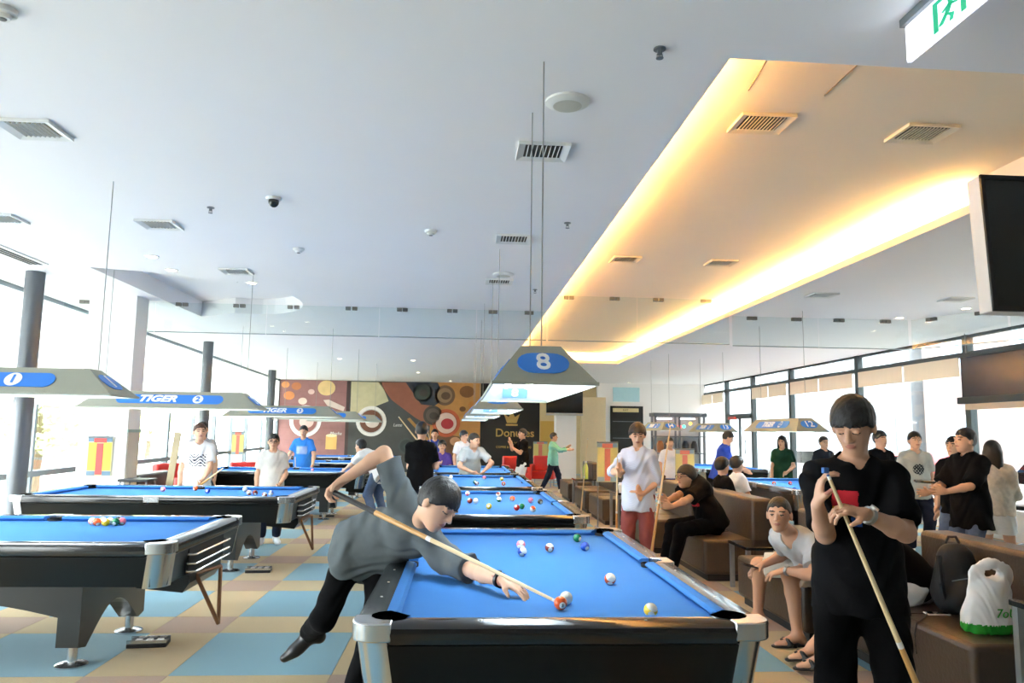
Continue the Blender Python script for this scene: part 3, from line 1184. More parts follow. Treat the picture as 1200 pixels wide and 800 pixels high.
    px, py, pz = g[0] - hc[0], g[1] - hc[1], g[2] - hc[2]
    A = (px * hr[0] + py * hr[1] + pz * hr[2]) / hs_
    Bc = (px * hf[0] + py * hf[1] + pz * hf[2]) / hs_
    C = (px * hu[0] + py * hu[1] + pz * hu[2]) / hs_
    grow = {'crop': .004, 'short': .010, 'fringe': .013, 'long': .012, 'bob': .014, 'tail': .008, 'puff': .020}[hair]
    k0 = np.sqrt((A / (.076 + grow)) ** 2 + ((Bc + .013) / (.095 + grow)) ** 2 + ((C - .026) / (.096 + grow)) ** 2)
    hn = (k0 - 1) * .085
    lines = {'short': ([-.12, -.07, -.03, .0, .03, .06, .1], [-.07, -.06, -.045, -.005, .03, .05, .066]),
             'crop': ([-.12, -.07, -.03, .0, .03, .06, .1], [-.055, -.045, -.025, .0, .035, .06, .07]),
             'fringe': ([-.12, -.07, -.03, .0, .03, .06, .1], [-.07, -.06, -.05, -.01, .012, .030, .040]),
             'puff': ([-.12, -.07, -.03, .0, .03, .06, .1], [-.07, -.06, -.05, -.01, .022, .042, .055]),
             'long': ([-.12, -.07, -.02, .02, .045, .07, .1], [-.13, -.13, -.13, -.10, .02, .05, .06]),
             'bob': ([-.12, -.07, -.02, .025, .05, .07, .1], [-.13, -.13, -.13, -.12, .015, .04, .05]),
             'tail': ([-.12, -.07, -.03, .0, .03, .06, .1], [-.06, -.05, -.03, .0, .03, .055, .07])}[hair]
    line = np.interp(Bc, lines[0], lines[1]) + .006 * np.sin(A * 160) * (Bc > .03)
    hn = np.maximum(hn, line - C) + .0018 * np.sin(A * 190 + C * 60) * np.sin(Bc * 150)
    hs.d = (hn * hs_).astype(np.float32) * np.ones(tuple(hs.n), np.float32)
    if hair in ('long', 'bob'):
        L = .34 if hair == 'long' else .13
        for o in (-.05, 0, .05):
            hs.cone(X(o, -.06, -.03), X(o * 1.2, -.085, -L), .05 * s, .038 * s, .03)
        for sg in (1, -1):
            hs.cone(X(sg * .075, .005, .0), X(sg * .085, .0, -L * .75), .022 * s, .018 * s, .02)
    if hair == 'tail':
        hs.cone(X(0, -.10, .02), X(0, -.13, -.2), .035 * s, .02 * s, .02)
    hv, hq = hs.mesh()
    np_mesh('hair', hv, hq, [hairm], body, base)

    # ------------------------------------------------ top
    cv = vox if vox < .01 else vox
    S = SDF(lo, hi, cv)
    e = loose
    torso(S, e, .06)
    S.cone(pel - u * (hem + .05) * s, pel + u * .12 * s, .186 * s + e, .160 * s + e, .06, flat=(f, 1.20))
    if drape:
        for k in ('R', 'L'):
            S.cone(hip[k] + u * .04, hip[k] + (kn[k] - hip[k]) * drape, .104 * s + e, .106 * s + e, .05)
    hb = pel - u * hem * s
    S.cut(hb, -u)
    for k, sg in (('R', 1), ('L', -1)):
        if sleeve <= 1.0:
            q = sh[k] + (el[k] - sh[k]) * sleeve
            S.cone(sh[k], q, .060 * s + e * .6, .058 * s + e, .05, planes=[(q, un(el[k] - sh[k]))])
        else:
            S.cone(sh[k], el[k], .058 * s + e * .5, .048 * s + e * .5, .05)
            q = el[k] + (wr[k] - el[k]) * (sleeve - 1)
            S.cone(el[k], q, .047 * s + e * .5, .038 * s + e * .5, .02, planes=[(q, un(wr[k] - el[k]))])
    # neck opening
    S.cone(nb - nd * .005 + f * .022, nb + nd * .16, .064 * s, .078 * s, .01, op='sub')
    if collar:
        S.cone(nb - u * .005 + f * .01, nb + nd * .045, .078 * s, .072 * s, .01, planes=[(nb + nd * .045, nd)])
        S.cone(nb + nd * .0 + f * .01, nb + nd * .2, .064 * s, .064 * s, .006, op='sub')
    # folds
    x, y, z = S.coords()
    band = np.abs(S.d) < .05
    idx = np.argwhere(band)
    if len(idx):
        p = S.lo + S.h * idx - pel
        du, dr, df = p @ u, p @ r, p @ f
        wv = np.sin(du * 42 + 6 * np.sin(dr * 14 + df * 9)) * np.sin(dr * 19 + du * 8) + .6 * np.sin(dr * 33 - du * 25 + df * 20)
        S.d[band] += ((.0055 if vox < .01 else .004) * wv).astype(np.float32)
    sv, sq = S.mesh()
    mats_t = [top] if not isinstance(top, (list, tuple)) else list(top)
    mi = None
    if shirt_print is not None and len(sq):
        c = sv[sq].mean(1) - pel
        mi = shirt_print(c @ r / s, c @ f / s, c @ u / s)
    np_mesh('t_shirt' if sleeve <= 1 else 'shirt', sv, sq, mats_t, body, base, mi)

    # ------------------------------------------------ bottom
    bl = bottom_len if bottom_len is not None else 1.93
    Pn = SDF(lo, hi, cv)
    e = .013
    pu = un(u * .4 + ZV * .6)
    Pn.cone(pel + pu * .09 * s, pel - ZV * .03 * s if not seated else pel - F0 * .02, (.136) * s + e, .142 * s + e, .04, flat=(F0, 1.45))
    for k, sg in (('R', 1), ('L', -1)):
        if bl <= 1.0:
            q = hip[k] + (kn[k] - hip[k]) * bl
            Pn.cone(hip[k], q, .090 * s * leg_r + e, .082 * s * leg_r + e, .05, planes=[(q, un(kn[k] - hip[k]))])
        else:
            Pn.cone(hip[k], kn[k], .088 * s * leg_r + e, .064 * s * leg_r + e, .04)
            q = kn[k] + (an[k] - kn[k]) * (bl - 1)
            Pn.cone(kn[k] - F0 * .006, q - F0 * .004, .065 * s * leg_r + e, .050 * s * leg_r + e, .03, planes=[(q, un(an[k] - kn[k]))])
    Pn.cut(pel + pu * .11 * s, pu)
    band = np.abs(Pn.d) < .04
    idx = np.argwhere(band)
    p = Pn.lo + Pn.h * idx - pel
    Pn.d[band] += (.003 * np.sin(p[:, 2] * 48 + 5 * np.sin(p[:, 0] * 17 + p[:, 1] * 13))).astype(np.float32)
    pv, pq = Pn.mesh()
    np_mesh('shorts' if bl <= 1 else 'trousers', pv, pq, [bottom], body, base)

    # ------------------------------------------------ shoes
    if shoes is not None:
        for k in ('R', 'L'):
            Sh = SDF(an[k] - .26, an[k] + .26, min(vox, .008))
            hl = an[k] - td[k] * .045 * s - fu[k] * .045 * s
            ba = an[k] + td[k] * .11 * s - fu[k] * .052 * s
            to = an[k] + td[k] * .175 * s - fu[k] * .058 * s
            gr = an[k] - fu[k] * .085 * s
            if sandals:
                lat = np.cross(td[k], fu[k])
                Sh.cone(hl - fu[k] * .03, ba - fu[k] * .03, .042 * s, .048 * s, .01, planes=[(gr + fu[k] * .014, fu[k])])
                Sh.cone(ba - fu[k] * .03, to - fu[k] * .02, .048 * s, .036 * s, .01, planes=[(gr + fu[k] * .014, fu[k])])
                for sg in (1, -1):
                    Sh.cone(an[k] + td[k] * .13 * s - fu[k] * .035 * s, an[k] + td[k] * .045 * s + lat * sg * .045 * s - fu[k] * .075 * s, .012 * s, .013 * s, .006)
                Sh.cone(an[k] + td[k] * .085 * s + lat * .045 * s - fu[k] * .06 * s, an[k] + td[k] * .085 * s - lat * .045 * s - fu[k] * .06 * s, .02 * s, .02 * s, .01)
                Sh.cone(an[k] + td[k] * .095 * s + lat * .03 * s - fu[k] * .036 * s, an[k] + td[k] * .095 * s - lat * .03 * s - fu[k] * .036 * s, .016 * s, .016 * s, .01)
            else:
                Sh.cone(an[k] + fu[k] * .005, hl, .045 * s, .042 * s, .02)
                Sh.cone(an[k] - fu[k] * .015 * s, ba, .044 * s, .044 * s, .03)
                Sh.cone(ba, to, .045 * s, .032 * s, .02, flat=(fu[k], 1.2))
            Sh.cut(gr, -fu[k])
            v2, q2 = Sh.mesh()
            np_mesh('sandal' if sandals else 'shoe', v2, q2, [shoes], body, base)
    J.update(hc=hc, hf=hf, hu=hu, hr=hr, sh=sh, el=el, wr=wr, kn=kn, an=an, pel=pel, u=u, r=r, f=f, nb=nb, body=body, base=base, s=s)
    return J


def child_mesh(mb, name, m, J, smooth=True, bevel=0):
    b = J['base']
    o = mb.build(name, m, J['body'], smooth=smooth, bevel=bevel)
    o.location = (-b[0], -b[1], -b[2])
    return o


def watch(J, k, m_band, m_face):
    w, e = J['wr'][k], J['el'][k]
    d = un(w - e)
    c = w - d * .02
    M = Vector(d).to_track_quat('Z', 'Y').to_matrix()
    rr = .034 * J['s']
    ob = child_mesh(MB().lathe([(rr - .004, -.010), (rr + .002, -.010), (rr + .002, .010), (rr - .004, .010)], Vector(c), 18, M), 'wristwatch', m_band, J)
    n = un(ZV + V3(0, -.6, 0) - d * ((ZV + V3(0, -.6, 0)) @ d))
    p = c + n * rr
    f_ = child_mesh(MB().cyl(Vector(p), Vector(p + n * .009), .017, n=16), 'watch_face', m_face, J)
    return ob


def glasses(J, m):
    X = lambda a, b, c: Vector(J['hc'] + (J['hr'] * a + J['hf'] * b + J['hu'] * c) * J['s'])
    mb = MB()
    for sg in (1, -1):
        pts = [X(sg * (.034 + .026 * math.cos(t)), .104, .010 + .02 * math.sin(t)) for t in np.linspace(0, 2 * math.pi, 15)]
        mb.tube(pts, .0022, 5)
        mb.tube([X(sg * .06, .102, .014), X(sg * .083, .05, .014), X(sg * .085, -.01, .010)], .0022, 5)
    mb.tube([X(-.010, .106, .014), X(.010, .106, .014)], .0022, 5)
    return child_mesh(mb, 'glasses', m, J)


def cue(name, label, butt, tip, m_butt, m_wrap, m_shaft, group=None):
    b, t = Vector(butt), Vector(tip)
    d = t - b
    ax = d.normalized()
    L = d.length
    root = empty(name, b)
    at = lambda q: (ax * (L * q))
    MB().cyl(at(0), at(.02), .0145, .0150, n=12).build('bumper', M_BLACK, root, smooth=True)
    MB().cyl(at(.02), at(.22), .0150, .0138, n=12).build('wrap', m_wrap, root, smooth=True)
    MB().cyl(at(.22), at(.47), .0138, .0112, n=12).build('butt', m_butt, root, smooth=True)
    MB().cyl(at(.47), at(.49), .0116, .0114, n=12).build('joint_collar', mat('collar_white', (226, 224, 220), .3), root, smooth=True)
    MB().cyl(at(.49), at(.985), .0110, .0068, n=12).build('shaft', m_shaft, root, smooth=True)
    MB().cyl(at(.985), at(.996), .0068, .0066, n=12).build('ferrule', mat('ferrule_white', (236, 236, 230), .3), root, smooth=True)
    MB().cyl(at(.996), at(1.0), .0064, .0056, n=12).build('tip', mat('tip_blue', (60, 90, 140), .8), root, smooth=True)
    tag(root, label, 'cue', group)
    return root
# ================================================================ POOL TABLES
M_CLOTH = mat('pool_cloth', (60, 118, 184), 0.95, var=0.03, scale=8, bump=.08, bscale=500, spec=.15)
M_RAIL = mat('rail_black', (14, 14, 15), 0.16, var=0.05, coat=.5)
M_APRON = mat('apron_black', (9, 10, 10), 0.3, var=0.06, spec=.3)
M_CHROME = mat('casting_chrome', (205, 208, 210), 0.22, 0.95, var=0.03)
M_POCKET = mat('pocket_black', (10, 10, 11), 0.7, var=0.1)
M_SIGHT = mat('sight_pearl', (225, 222, 210), .3)
M_LEG = mat('pedestal_grey', (26, 29, 28), 0.35, var=0.06, coat=.1)
ZC, ZR = .78, .817
HW, HL = .635, 1.27               # half playing width and length
OW, OL = .80, 1.435               # half outer width and length


def bed_poly():
    e = .04
    x, y = HW + e, HL + e
    pts = []
    rc, rs = .075, .065

    def corner(cx, cy, a0, a1):
        for i in range(7):
            t = a0 + (a1 - a0) * i / 6
            pts.append((cx + rc * math.cos(t), cy + rc * math.sin(t)))
    D = math.radians
    corner(x, y, D(180), D(270))
    for i in range(7):
        t = D(90) + D(180) * i / 6
        pts.append((x + .03 + rs * math.cos(t), rs * math.sin(t)))
    corner(x, -y, D(90), D(180))
    corner(-x, -y, D(0), D(90))
    for i in range(7):
        t = D(-90) + D(180) * i / 6
        pts.append((-x - .03 + rs * math.cos(t), rs * math.sin(t)))
    corner(-x, y, D(270), D(360))
    return pts


def cushion(mb, ax, ay, bx, by, ox, oy, ma, mb_):
    """nose line a->b, outward direction (ox, oy); ma/mb_ = mitre at each end"""
    prof = [(0, .806), (-.002, .800), (.02, .782), (.052, .782), (.052, ZR), (.012, ZR - .002)]
    d = Vector((bx - ax, by - ay, 0)).normalized()
    o = Vector((ox, oy, 0))
    A, B = Vector((ax, ay, 0)), Vector((bx, by, 0))
    n = len(prof)
    vs = []
    for q, z in prof:
        vs.append(A + o * q - d * (ma * q) + Vector((0, 0, z)))
    for q, z in prof:
        vs.append(B + o * q + d * (mb_ * q) + Vector((0, 0, z)))
    fs = [tuple(range(n)), tuple(range(2 * n - 1, n - 1, -1))] + [(i, n + i, n + (i + 1) % n, (i + 1) % n) for i in range(n)]
    mb.add(vs, fs)
    return mb


def make_table():
    root = empty('pool_table')
    MB().prism(bed_poly(), lambda u, v, w: (u, v, w), .735, ZC).build('bed_cloth', M_CLOTH, root)
    for sx in (1, -1):
        for y0, y1, m0, m1 in ((.07, HL - .075, .35, 1.0), (-HL + .075, -.07, 1.0, .35)):
            cushion(MB(), sx * HW, y0, sx * HW, y1, sx, 0, m0, m1).build('cushion', M_CLOTH, root)
            yb0, yb1 = (.075, OL - .145) if y0 > 0 else (-OL + .145, -.075)
            prof = [(HW + .052, .74), (HW + .052, ZR), (OW - .025, ZR), (OW - .004, ZR - .016), (OW, ZR - .035), (OW - .004, .745), (OW - .03, .735)]
            MB().prism(prof, lambda u, v, w, sx=sx: (sx * u, w, v), yb0, yb1).build('rail', M_RAIL, root, smooth=True)
    for sy in (1, -1):
        cushion(MB(), -HW + .075, sy * HL, HW - .075, sy * HL, 0, sy, 1.0, 1.0).build('cushion', M_CLOTH, root)
        prof = [(HL + .052, .74), (HL + .052, ZR), (OL - .025, ZR), (OL - .004, ZR - .016), (OL, ZR - .035), (OL - .004, .745), (OL - .03, .735)]
        MB().prism(prof, lambda u, v, w, sy=sy: (w, sy * u, v), -OW + .145, OW - .145).build('rail', M_RAIL, root, smooth=True)
    # corner castings, posts and pockets
    for sx in (1, -1):
        for sy in (1, -1):
            px, py = HW + .03, HL + .03
            pts = [(OW - .15, OL)]
            for i in range(7):
                t = math.pi / 2 - (math.pi / 2) * i / 6
                pts.append((OW - .085 + .088 * math.cos(t), OL - .085 + .088 * math.sin(t)))
            pts += [(OW, OL - .15), (HW + .055, OL - .15), (HW + .055, HL - .015)]
            for i in range(9):
                t = math.radians(-75) + math.radians(240) * i / 8
                pts.append((px + .068 * math.cos(t), py + .068 * math.sin(t)))
            pts += [(HW - .015, HL + .055), (OW - .15, HL + .055)]
            c = MB().prism(pts, lambda u, v, w, sx=sx, sy=sy: (sx * u, sy * v, w), .752, ZR + .004).build('corner_casting', M_CHROME, root, bevel=.006)
            post = MB()
            ring = lambda z, sh: [(sx * (OW - sh - .13 + .125 * math.cos(t)), sy * (OL - sh - .13 + .125 * math.sin(t)), z) for t in np.linspace(0, math.pi / 2, 7)] + [(sx * (OW - sh - .13), sy * (OL - sh - .13), z)]
            a, b = ring(.752, .004), ring(.545, .035)
            n = len(a)
            post.add(a + b, [tuple(range(n)), tuple(range(2 * n - 1, n - 1, -1))] + [(i, (i + 1) % n, n + (i + 1) % n, n + i) for i in range(n)])
            post.build('corner_post', M_CHROME, root, smooth=True)
            cup = MB().lathe([(.001, .60), (.05, .62), (.066, .70), (.070, .80), (.064, .80), (.058, .70)], (sx * px, sy * py, 0), 16)
            cup.build('pocket', M_POCKET, root, smooth=True)
        px = HW + .055
        MB().lathe([(.001, .60), (.045, .62), (.058, .70), (.062, .80), (.056, .80), (.05, .70)], (sx * px, 0, 0), 16).build('pocket', M_POCKET, root, smooth=True)
        pts = [(OW, -.078), (OW, .078), (HW + .06, .078)] + [(px + .060 * math.cos(t), .060 * math.sin(t)) for t in np.linspace(math.radians(70), math.radians(-70), 9)] + [(HW + .06, -.078)]
        MB().prism(pts, lambda u, v, w, sx=sx: (sx * u, v, w), .752, ZR + .003).build('side_casting', M_CHROME, root, bevel=.004)
    sg = MB()
    for sx in (1, -1):
        for k in (-3, -2, -1, 1, 2, 3):
            sg.cyl((sx * (HW + .10), k * HL / 4, ZR - .001), (sx * (HW + .10), k * HL / 4, ZR + .0012), .006, n=8)
    for sy in (1, -1):
        for k in (-1, 0, 1):
            sg.cyl((k * HW / 2, sy * (HL + .10), ZR - .001), (k * HW / 2, sy * (HL + .10), ZR + .0012), .006, n=8)
    tag(sg.build('rail_sights', M_SIGHT, root), kind='stuff')
    # aprons, slightly tapered
    for sx in (1, -1):
        prof = [(OW - .06, .738), (OW - .014, .738), (OW - .045, .555), (OW - .075, .555)]
        MB().prism(prof, lambda u, v, w, sx=sx: (sx * u, w, v), -OL + .12, OL - .12).build('apron', M_APRON, root)
    for sy in (1, -1):
        prof = [(OL - .06, .738), (OL - .014, .738), (OL - .045, .555), (OL - .075, .555)]
        MB().prism(prof, lambda u, v, w, sy=sy: (w, sy * u, v), -OW + .12, OW - .12).build('apron', M_APRON, root)
    MB().b2((-OW + .1, -OL + .1, .552), (OW - .1, OL - .1, .60)).build('underside', M_APRON, root)
    # pedestals with an arched foot line, long skirts between them
    arch = [(-.50, .555), (-.50, .13), (-.40, .11)]
    for i in range(1, 12):
        t = i / 12
        arch.append((-.40 + .80 * t, .11 + .22 * math.sin(math.pi * t) ** 1.1))
    arch += [(.40, .11), (.50, .13), (.50, .555)]
    for sy in (1, -1):
        p = MB().prism(arch, lambda u, v, w: (u, w, v), sy * .73 - .07, sy * .73 + .07).build('pedestal', M_LEG, root)
        for sx in (1, -1):
            ft = MB().lathe([(.032, .12), (.032, .03), (.040, .028), (.085, .018), (.098, .010), (.098, 0), (.001, 0)], (sx * .42, sy * .73, 0), 24)
            ft.build('foot', M_CHROME, p, smooth=True)
    sk = [(-.66, .555), (-.66, .30)]
    for i in range(1, 12):
        t = i / 12
        sk.append((-.66 + 1.32 * t, .30 + .10 * math.sin(math.pi * t)))
    sk += [(.66, .30), (.66, .555)]
    for sx in (1, -1):
        MB().prism(sk, lambda u, v, w: (w, u, v), sx * .44 - .02, sx * .44 + .02).build('skirt', M_LEG, root)
    # ball return under the +Y end
    br = MB()
    br.prism([(OL - .36, .555), (OL - .02, .555), (OL - .02, .50), (OL - .06, .44), (OL - .36, .47)], lambda u, v, w: (w, u, v), -.30, .36)
    rb = br.build('ball_return', M_APRON, root)
    MB().b2((-.30, OL - .03, .575), (.42, OL - .010, .735)).build('return_window', M_POCKET, rb)
    for z in (.59, .64, .70):
        MB().tube([(-.30, OL - .02, z), (-.30, OL + .035, z), (.42, OL + .035, z), (.42, OL - .02, z)], .008, 6).build('return_bar', M_CHROME, rb, smooth=True)
    return root


T_GROUP = 'blue pool tables'
tproto = make_table()
tables = {}


def place_table(key, x, y, rz, label):
    t = tproto if not tables else copy_tree(tproto)
    t.location = (x, y, 0)
    t.rotation_euler = (0, 0, rz)
    tag(t, label, 'pool table', T_GROUP)
    tables[key] = t
    return t


RZL = -math.pi / 2                 # left tables lie across the room, ball return to the right
place_table('8', .41, 4.33, 0, 'blue cloth pool table nearest the camera, player leaning over it')
place_table('9', .33, 7.95, 0, 'blue pool table straight behind the nearest one, many loose balls on it')
place_table('10', .28, 11.25, 0, 'blue pool table third in the middle row, young man in grey tee leaning on it')
place_table('11', .22, 14.6, 0, 'farthest blue pool table of the middle row, in front of the red chairs')
place_table('1', -1.76 - OL, 5.64, RZL, 'blue pool table at the left edge with a huddle of balls, wooden triangle hanging below')
place_table('2', -1.74 - OL, 8.92, RZL, 'second blue pool table on the left, in front of the woman in white')
place_table('3', -1.60 - OL, 13.7, RZL, 'third blue pool table on the left, in front of the man in the blue tee')
place_table('4', -1.62 - OL, 17.2, RZL, 'fourth blue pool table on the left, behind the man in the blue tee')
place_table('5', -1.65 - OL, 20.8, RZL, 'farthest blue pool table on the left, just below the mural')
place_table('12', 5.22, 11.2, 0, 'blue pool table behind the sofas under the lamp at the right')
place_table('13', 5.75, 16.9, 0, 'blue pool table far right in front of the man in the bright blue tee')

# ---------------------------------------------------------------- lamps over the tables
M_SHADE = mat('lamp_shade', (158, 160, 146), .5, .1, var=.03)
M_SHADE_IN = mat('lamp_inside', (240, 244, 244), .6, var=.01)
M_BADGE = mat('badge_blue', (44, 128, 226), .4, var=.02)
M_BADGE_IN = mat('badge_back', (140, 190, 232), .6, var=.02)
M_BW = mat('badge_white', (246, 248, 250), .4, var=0)
M_TUBE = emit_mat('lamp_tube_glow', (236, 248, 255), 16.0)
M_CABLE = mat('cable_grey', (150, 150, 146), .5, .4)


def make_lamp(num, x, y, z, rz, label, half=1.0, cable_y=(-.8, .8)):
    root = empty('table_lamp', (x, y, z), rz)
    bw, tw, hh, tl = .235, .095, .185, half - .22
    b = [(-bw, -half), (bw, -half), (bw, half), (-bw, half)]
    t = [(-tw, -tl), (tw, -tl), (tw, tl), (-tw, tl)]
    outer = [(u, v, 0) for u, v in b] + [(u, v, hh) for u, v in t]
    ins = .006
    inner = [(u * (1 - ins / bw), v * (1 - ins / half), 0) for u, v in b] + [(u * (1 - ins / tw), v * (1 - ins / tl), hh - ins) for u, v in t]
    sh = MB()
    sh.add(outer, [(0, 1, 5, 4), (1, 2, 6, 5), (2, 3, 7, 6), (3, 0, 4, 7), (4, 5, 6, 7)])
    sh.add([outer[i] for i in range(4)] + [inner[i] for i in range(4)], [(0, 1, 5, 4), (1, 2, 6, 5), (2, 3, 7, 6), (3, 0, 4, 7)])
    s_o = sh.build('shade', M_SHADE, root)
    rm = MB()
    rm.b2((-bw - .004, -half - .004, -.012), (bw + .004, -half + .004, .004)).b2((-bw - .004, half - .004, -.012), (bw + .004, half + .004, .004))
    rm.b2((-bw - .004, -half, -.012), (-bw + .004, half, .004)).b2((bw - .004, -half, -.012), (bw + .004, half, .004))
    rm.build('rim', M_SHADE, s_o)
    li = MB()
    li.add([(u, v, w + .0005) for u, v, w in inner], [(4, 5, 1, 0), (5, 6, 2, 1), (6, 7, 3, 2), (7, 4, 0, 3), (7, 6, 5, 4)])
    me = li.build('liner', M_SHADE_IN, s_o)
    for sx in (-1, 1):
        MB().cyl((sx * .07, -half + .2, .085), (sx * .07, half - .2, .085), .014, n=10).build('fluorescent_tube', M_TUBE, root, smooth=True)
    # badges: ends carry the number, long sides the word TIGER and a numbered disc
    for sy in (-1, 1):
        nv = Vector((0, sy * hh, half - tl)).normalized()
        upv = Vector((0, -sy * (half - tl), hh)).normalized()
        rv = upv.cross(nv)
        c = Vector((0, sy * (half + tl) / 2, hh / 2))
        M = Matrix((rv, upv, nv)).transposed()
        bd = MB().prism(stadium(.24, .155), lambda u, v, w: c + M @ Vector((u, v, w)), .001, .006).build('badge', M_BADGE, root)
        text('number', num, M_BW, .175, bd, c + nv * .008, M, bold=.002, xs=.8)
        ci = c - nv * .010 - upv * .055
        bi = MB().prism([(-.085, -.05), (.085, -.05), (.085, .05), (-.085, .05)], lambda u, v, w: ci + M @ Vector((u, v, w)), -.002, 0).build('badge_back', M_BADGE_IN, root)
        text('number', num, M_BW, .10, bi, ci - nv * .004, M @ Matrix.Rotation(math.pi, 3, 'Y'), bold=.003)
    for sx in (-1, 1):
        nv = Vector((sx * hh, 0, bw - tw)).normalized()
        upv = Vector((-sx * (bw - tw), 0, hh)).normalized()
        rv = upv.cross(nv)
        M = Matrix((rv, upv, nv)).transposed()
        c = Vector((sx * (bw + tw) / 2, 0, hh / 2))
        for off in (0,):
            cc = c + rv * off
            bd = MB().prism(stadium(1.18, .125), lambda u, v, w: cc + M @ Vector((u, v, w)), .001, .006).build('badge', M_BADGE, root)
            text('brand_text', 'TIGER', M_BW, .125, bd, cc - rv * .14 + nv * .008, M, bold=.005, shear=.25, xs=1.25)
            MB().prism(circ(0, 0, .058, 20), lambda u, v, w: cc + rv * .31 + M @ Vector((u, v, w)), .006, .009).build('disc', M_BW, bd)
            text('number', num, M_BADGE, .095, bd, cc + rv * .31 + nv * .0105, M, bold=.003)
    for cy in cable_y:
        if abs(cy) <= half + .01:
            zt = (UZ if (CX0 < x < CX1) else CEIL) - z - .004
            MB().cyl((0, cy, hh), (0, cy, zt), .0035, n=6).build('cable', M_CABLE, root)
    tag(root, label, 'pendant lamp', 'trapezoid lamps over the pool tables')
    return root


LZ = 1.75
make_lamp('8', .37, 4.30, LZ, 0, 'grey trapezoid lamp numbered 8 hanging over the nearest pool table', cable_y=(-.8, -.2))
make_lamp('9', .35, 8.15, LZ, 0, 'grey trapezoid lamp numbered 9 hanging behind lamp 8')
make_lamp('10', .30, 11.4, LZ, 0, 'grey trapezoid lamp third in the middle row, behind lamp 9')
make_lamp('11', .25, 14.7, LZ, 0, 'farthest grey trapezoid lamp of the middle row')
for i, (y, xo) in enumerate(((5.62, -.18), (8.95, -.05), (13.7, .1), (17.2, .1), (20.8, .1))):
    make_lamp(str(i + 1), -3.25 + xo, y, LZ, math.pi / 2, ['grey trapezoid lamp numbered 1 at the left edge of the photo', 'grey trapezoid lamp numbered 2, second on the left',
              'grey trapezoid lamp numbered 3, third on the left', 'grey trapezoid lamp numbered 4, fourth on the left', 'grey trapezoid lamp numbered 5, farthest on the left'][i])
make_lamp('12', 4.95, 11.35, 1.60, 0, 'grey trapezoid lamp over the pool table behind the sofas')
make_lamp('13', 5.75, 17.0, 1.60, 0, 'grey trapezoid lamp beside the man in the bright blue tee')
make_lamp('14', 4.70, 17.6, 1.62, 0, 'grey trapezoid lamp above the man in the white polo')

# ---------------------------------------------------------------- balls
BR = .0286
BALL_C = {1: (232, 190, 40), 2: (30, 70, 170), 3: (206, 40, 36), 4: (226, 120, 140), 5: (226, 92, 40), 6: (20, 110, 70), 7: (140, 50, 40), 8: (24, 24, 26)}


def ball_mat(n):
    nm = 'ball_%d' % n
    if nm in MATS:
        return MATS[nm]
    m = bpy.data.materials.new(nm)
    m.use_nodes = True
    nt = m.node_tree
    b = nt.nodes['Principled BSDF']
    b.inputs['Roughness'].default_value = .08
    iv = lin((238, 232, 214))
    if n == 0:
        b.inputs['Base Color'].default_value = iv
        MATS[nm] = m
        return m
    c = lin(BALL_C[n if n <= 8 else n - 8])
    tc = nt.nodes.new('ShaderNodeTexCoord')
    sp = nt.nodes.new('ShaderNodeSeparateXYZ')
    nt.links.new(tc.outputs['Object'], sp.inputs[0])

    def math_(op, a, bb):
        q = nt.nodes.new('ShaderNodeMath')
        q.operation = op
        for i, s_ in enumerate((a, bb)):
            if s_ is None:
                continue
            if isinstance(s_, (int, float)):
                q.inputs[i].default_value = s_
            else:
                nt.links.new(s_, q.inputs[i])
        return q.outputs[0]
    # number spots: circles round +Y and -Y
    r2 = math_('ADD', math_('MULTIPLY', sp.outputs[0], sp.outputs[0]), math_('MULTIPLY', sp.outputs[2], sp.outputs[2]))
    spot = math_('LESS_THAN', r2, (.0135) ** 2)
    mask = spot
    if n > 8:
        az = math_('ABSOLUTE', sp.outputs[2], None)
        capm = math_('GREATER_THAN', az, .0145)
        mask = math_('MAXIMUM', spot, capm)
    mx = nt.nodes.new('ShaderNodeMix')
    mx.data_type = 'RGBA'
    mx.inputs[6].default_value = c
    mx.inputs[7].default_value = iv
    nt.links.new(mask, mx.inputs[0])
    nt.links.new(mx.outputs[2], b.inputs['Base Color'])
    MATS[nm] = m
    return m


BALL_ME = {}


def ball(n, x, y, label, z=None, rot=(0, 0, 0), group=None, number=False):
    z = ZC + BR if z is None else z
    if n not in BALL_ME:
        o = MB().ball((0, 0, 0), BR, 24, 16).build('pool_ball', ball_mat(n), smooth=True)
        BALL_ME[n] = o.data
    else:
        o = bpy.data.objects.new('pool_ball', BALL_ME[n])
        COL.objects.link(o)
    o.location = (x, y, z)
    o.rotation_euler = rot
    tag(o, label, 'pool ball', group)
    if number:
        text('number', str(n), M_DARK, .017, o, (0, -BR - .0004, 0), (math.radians(90), 0, 0), bold=.0006, ext=.0006)
    return o


def ball_px(n, px, py, label, rot=(0, 0, 0), group=None, number=False):
    p = PZ(px, py, ZC + BR)
    return ball(n, p.x, p.y, label, None, rot, group, number)


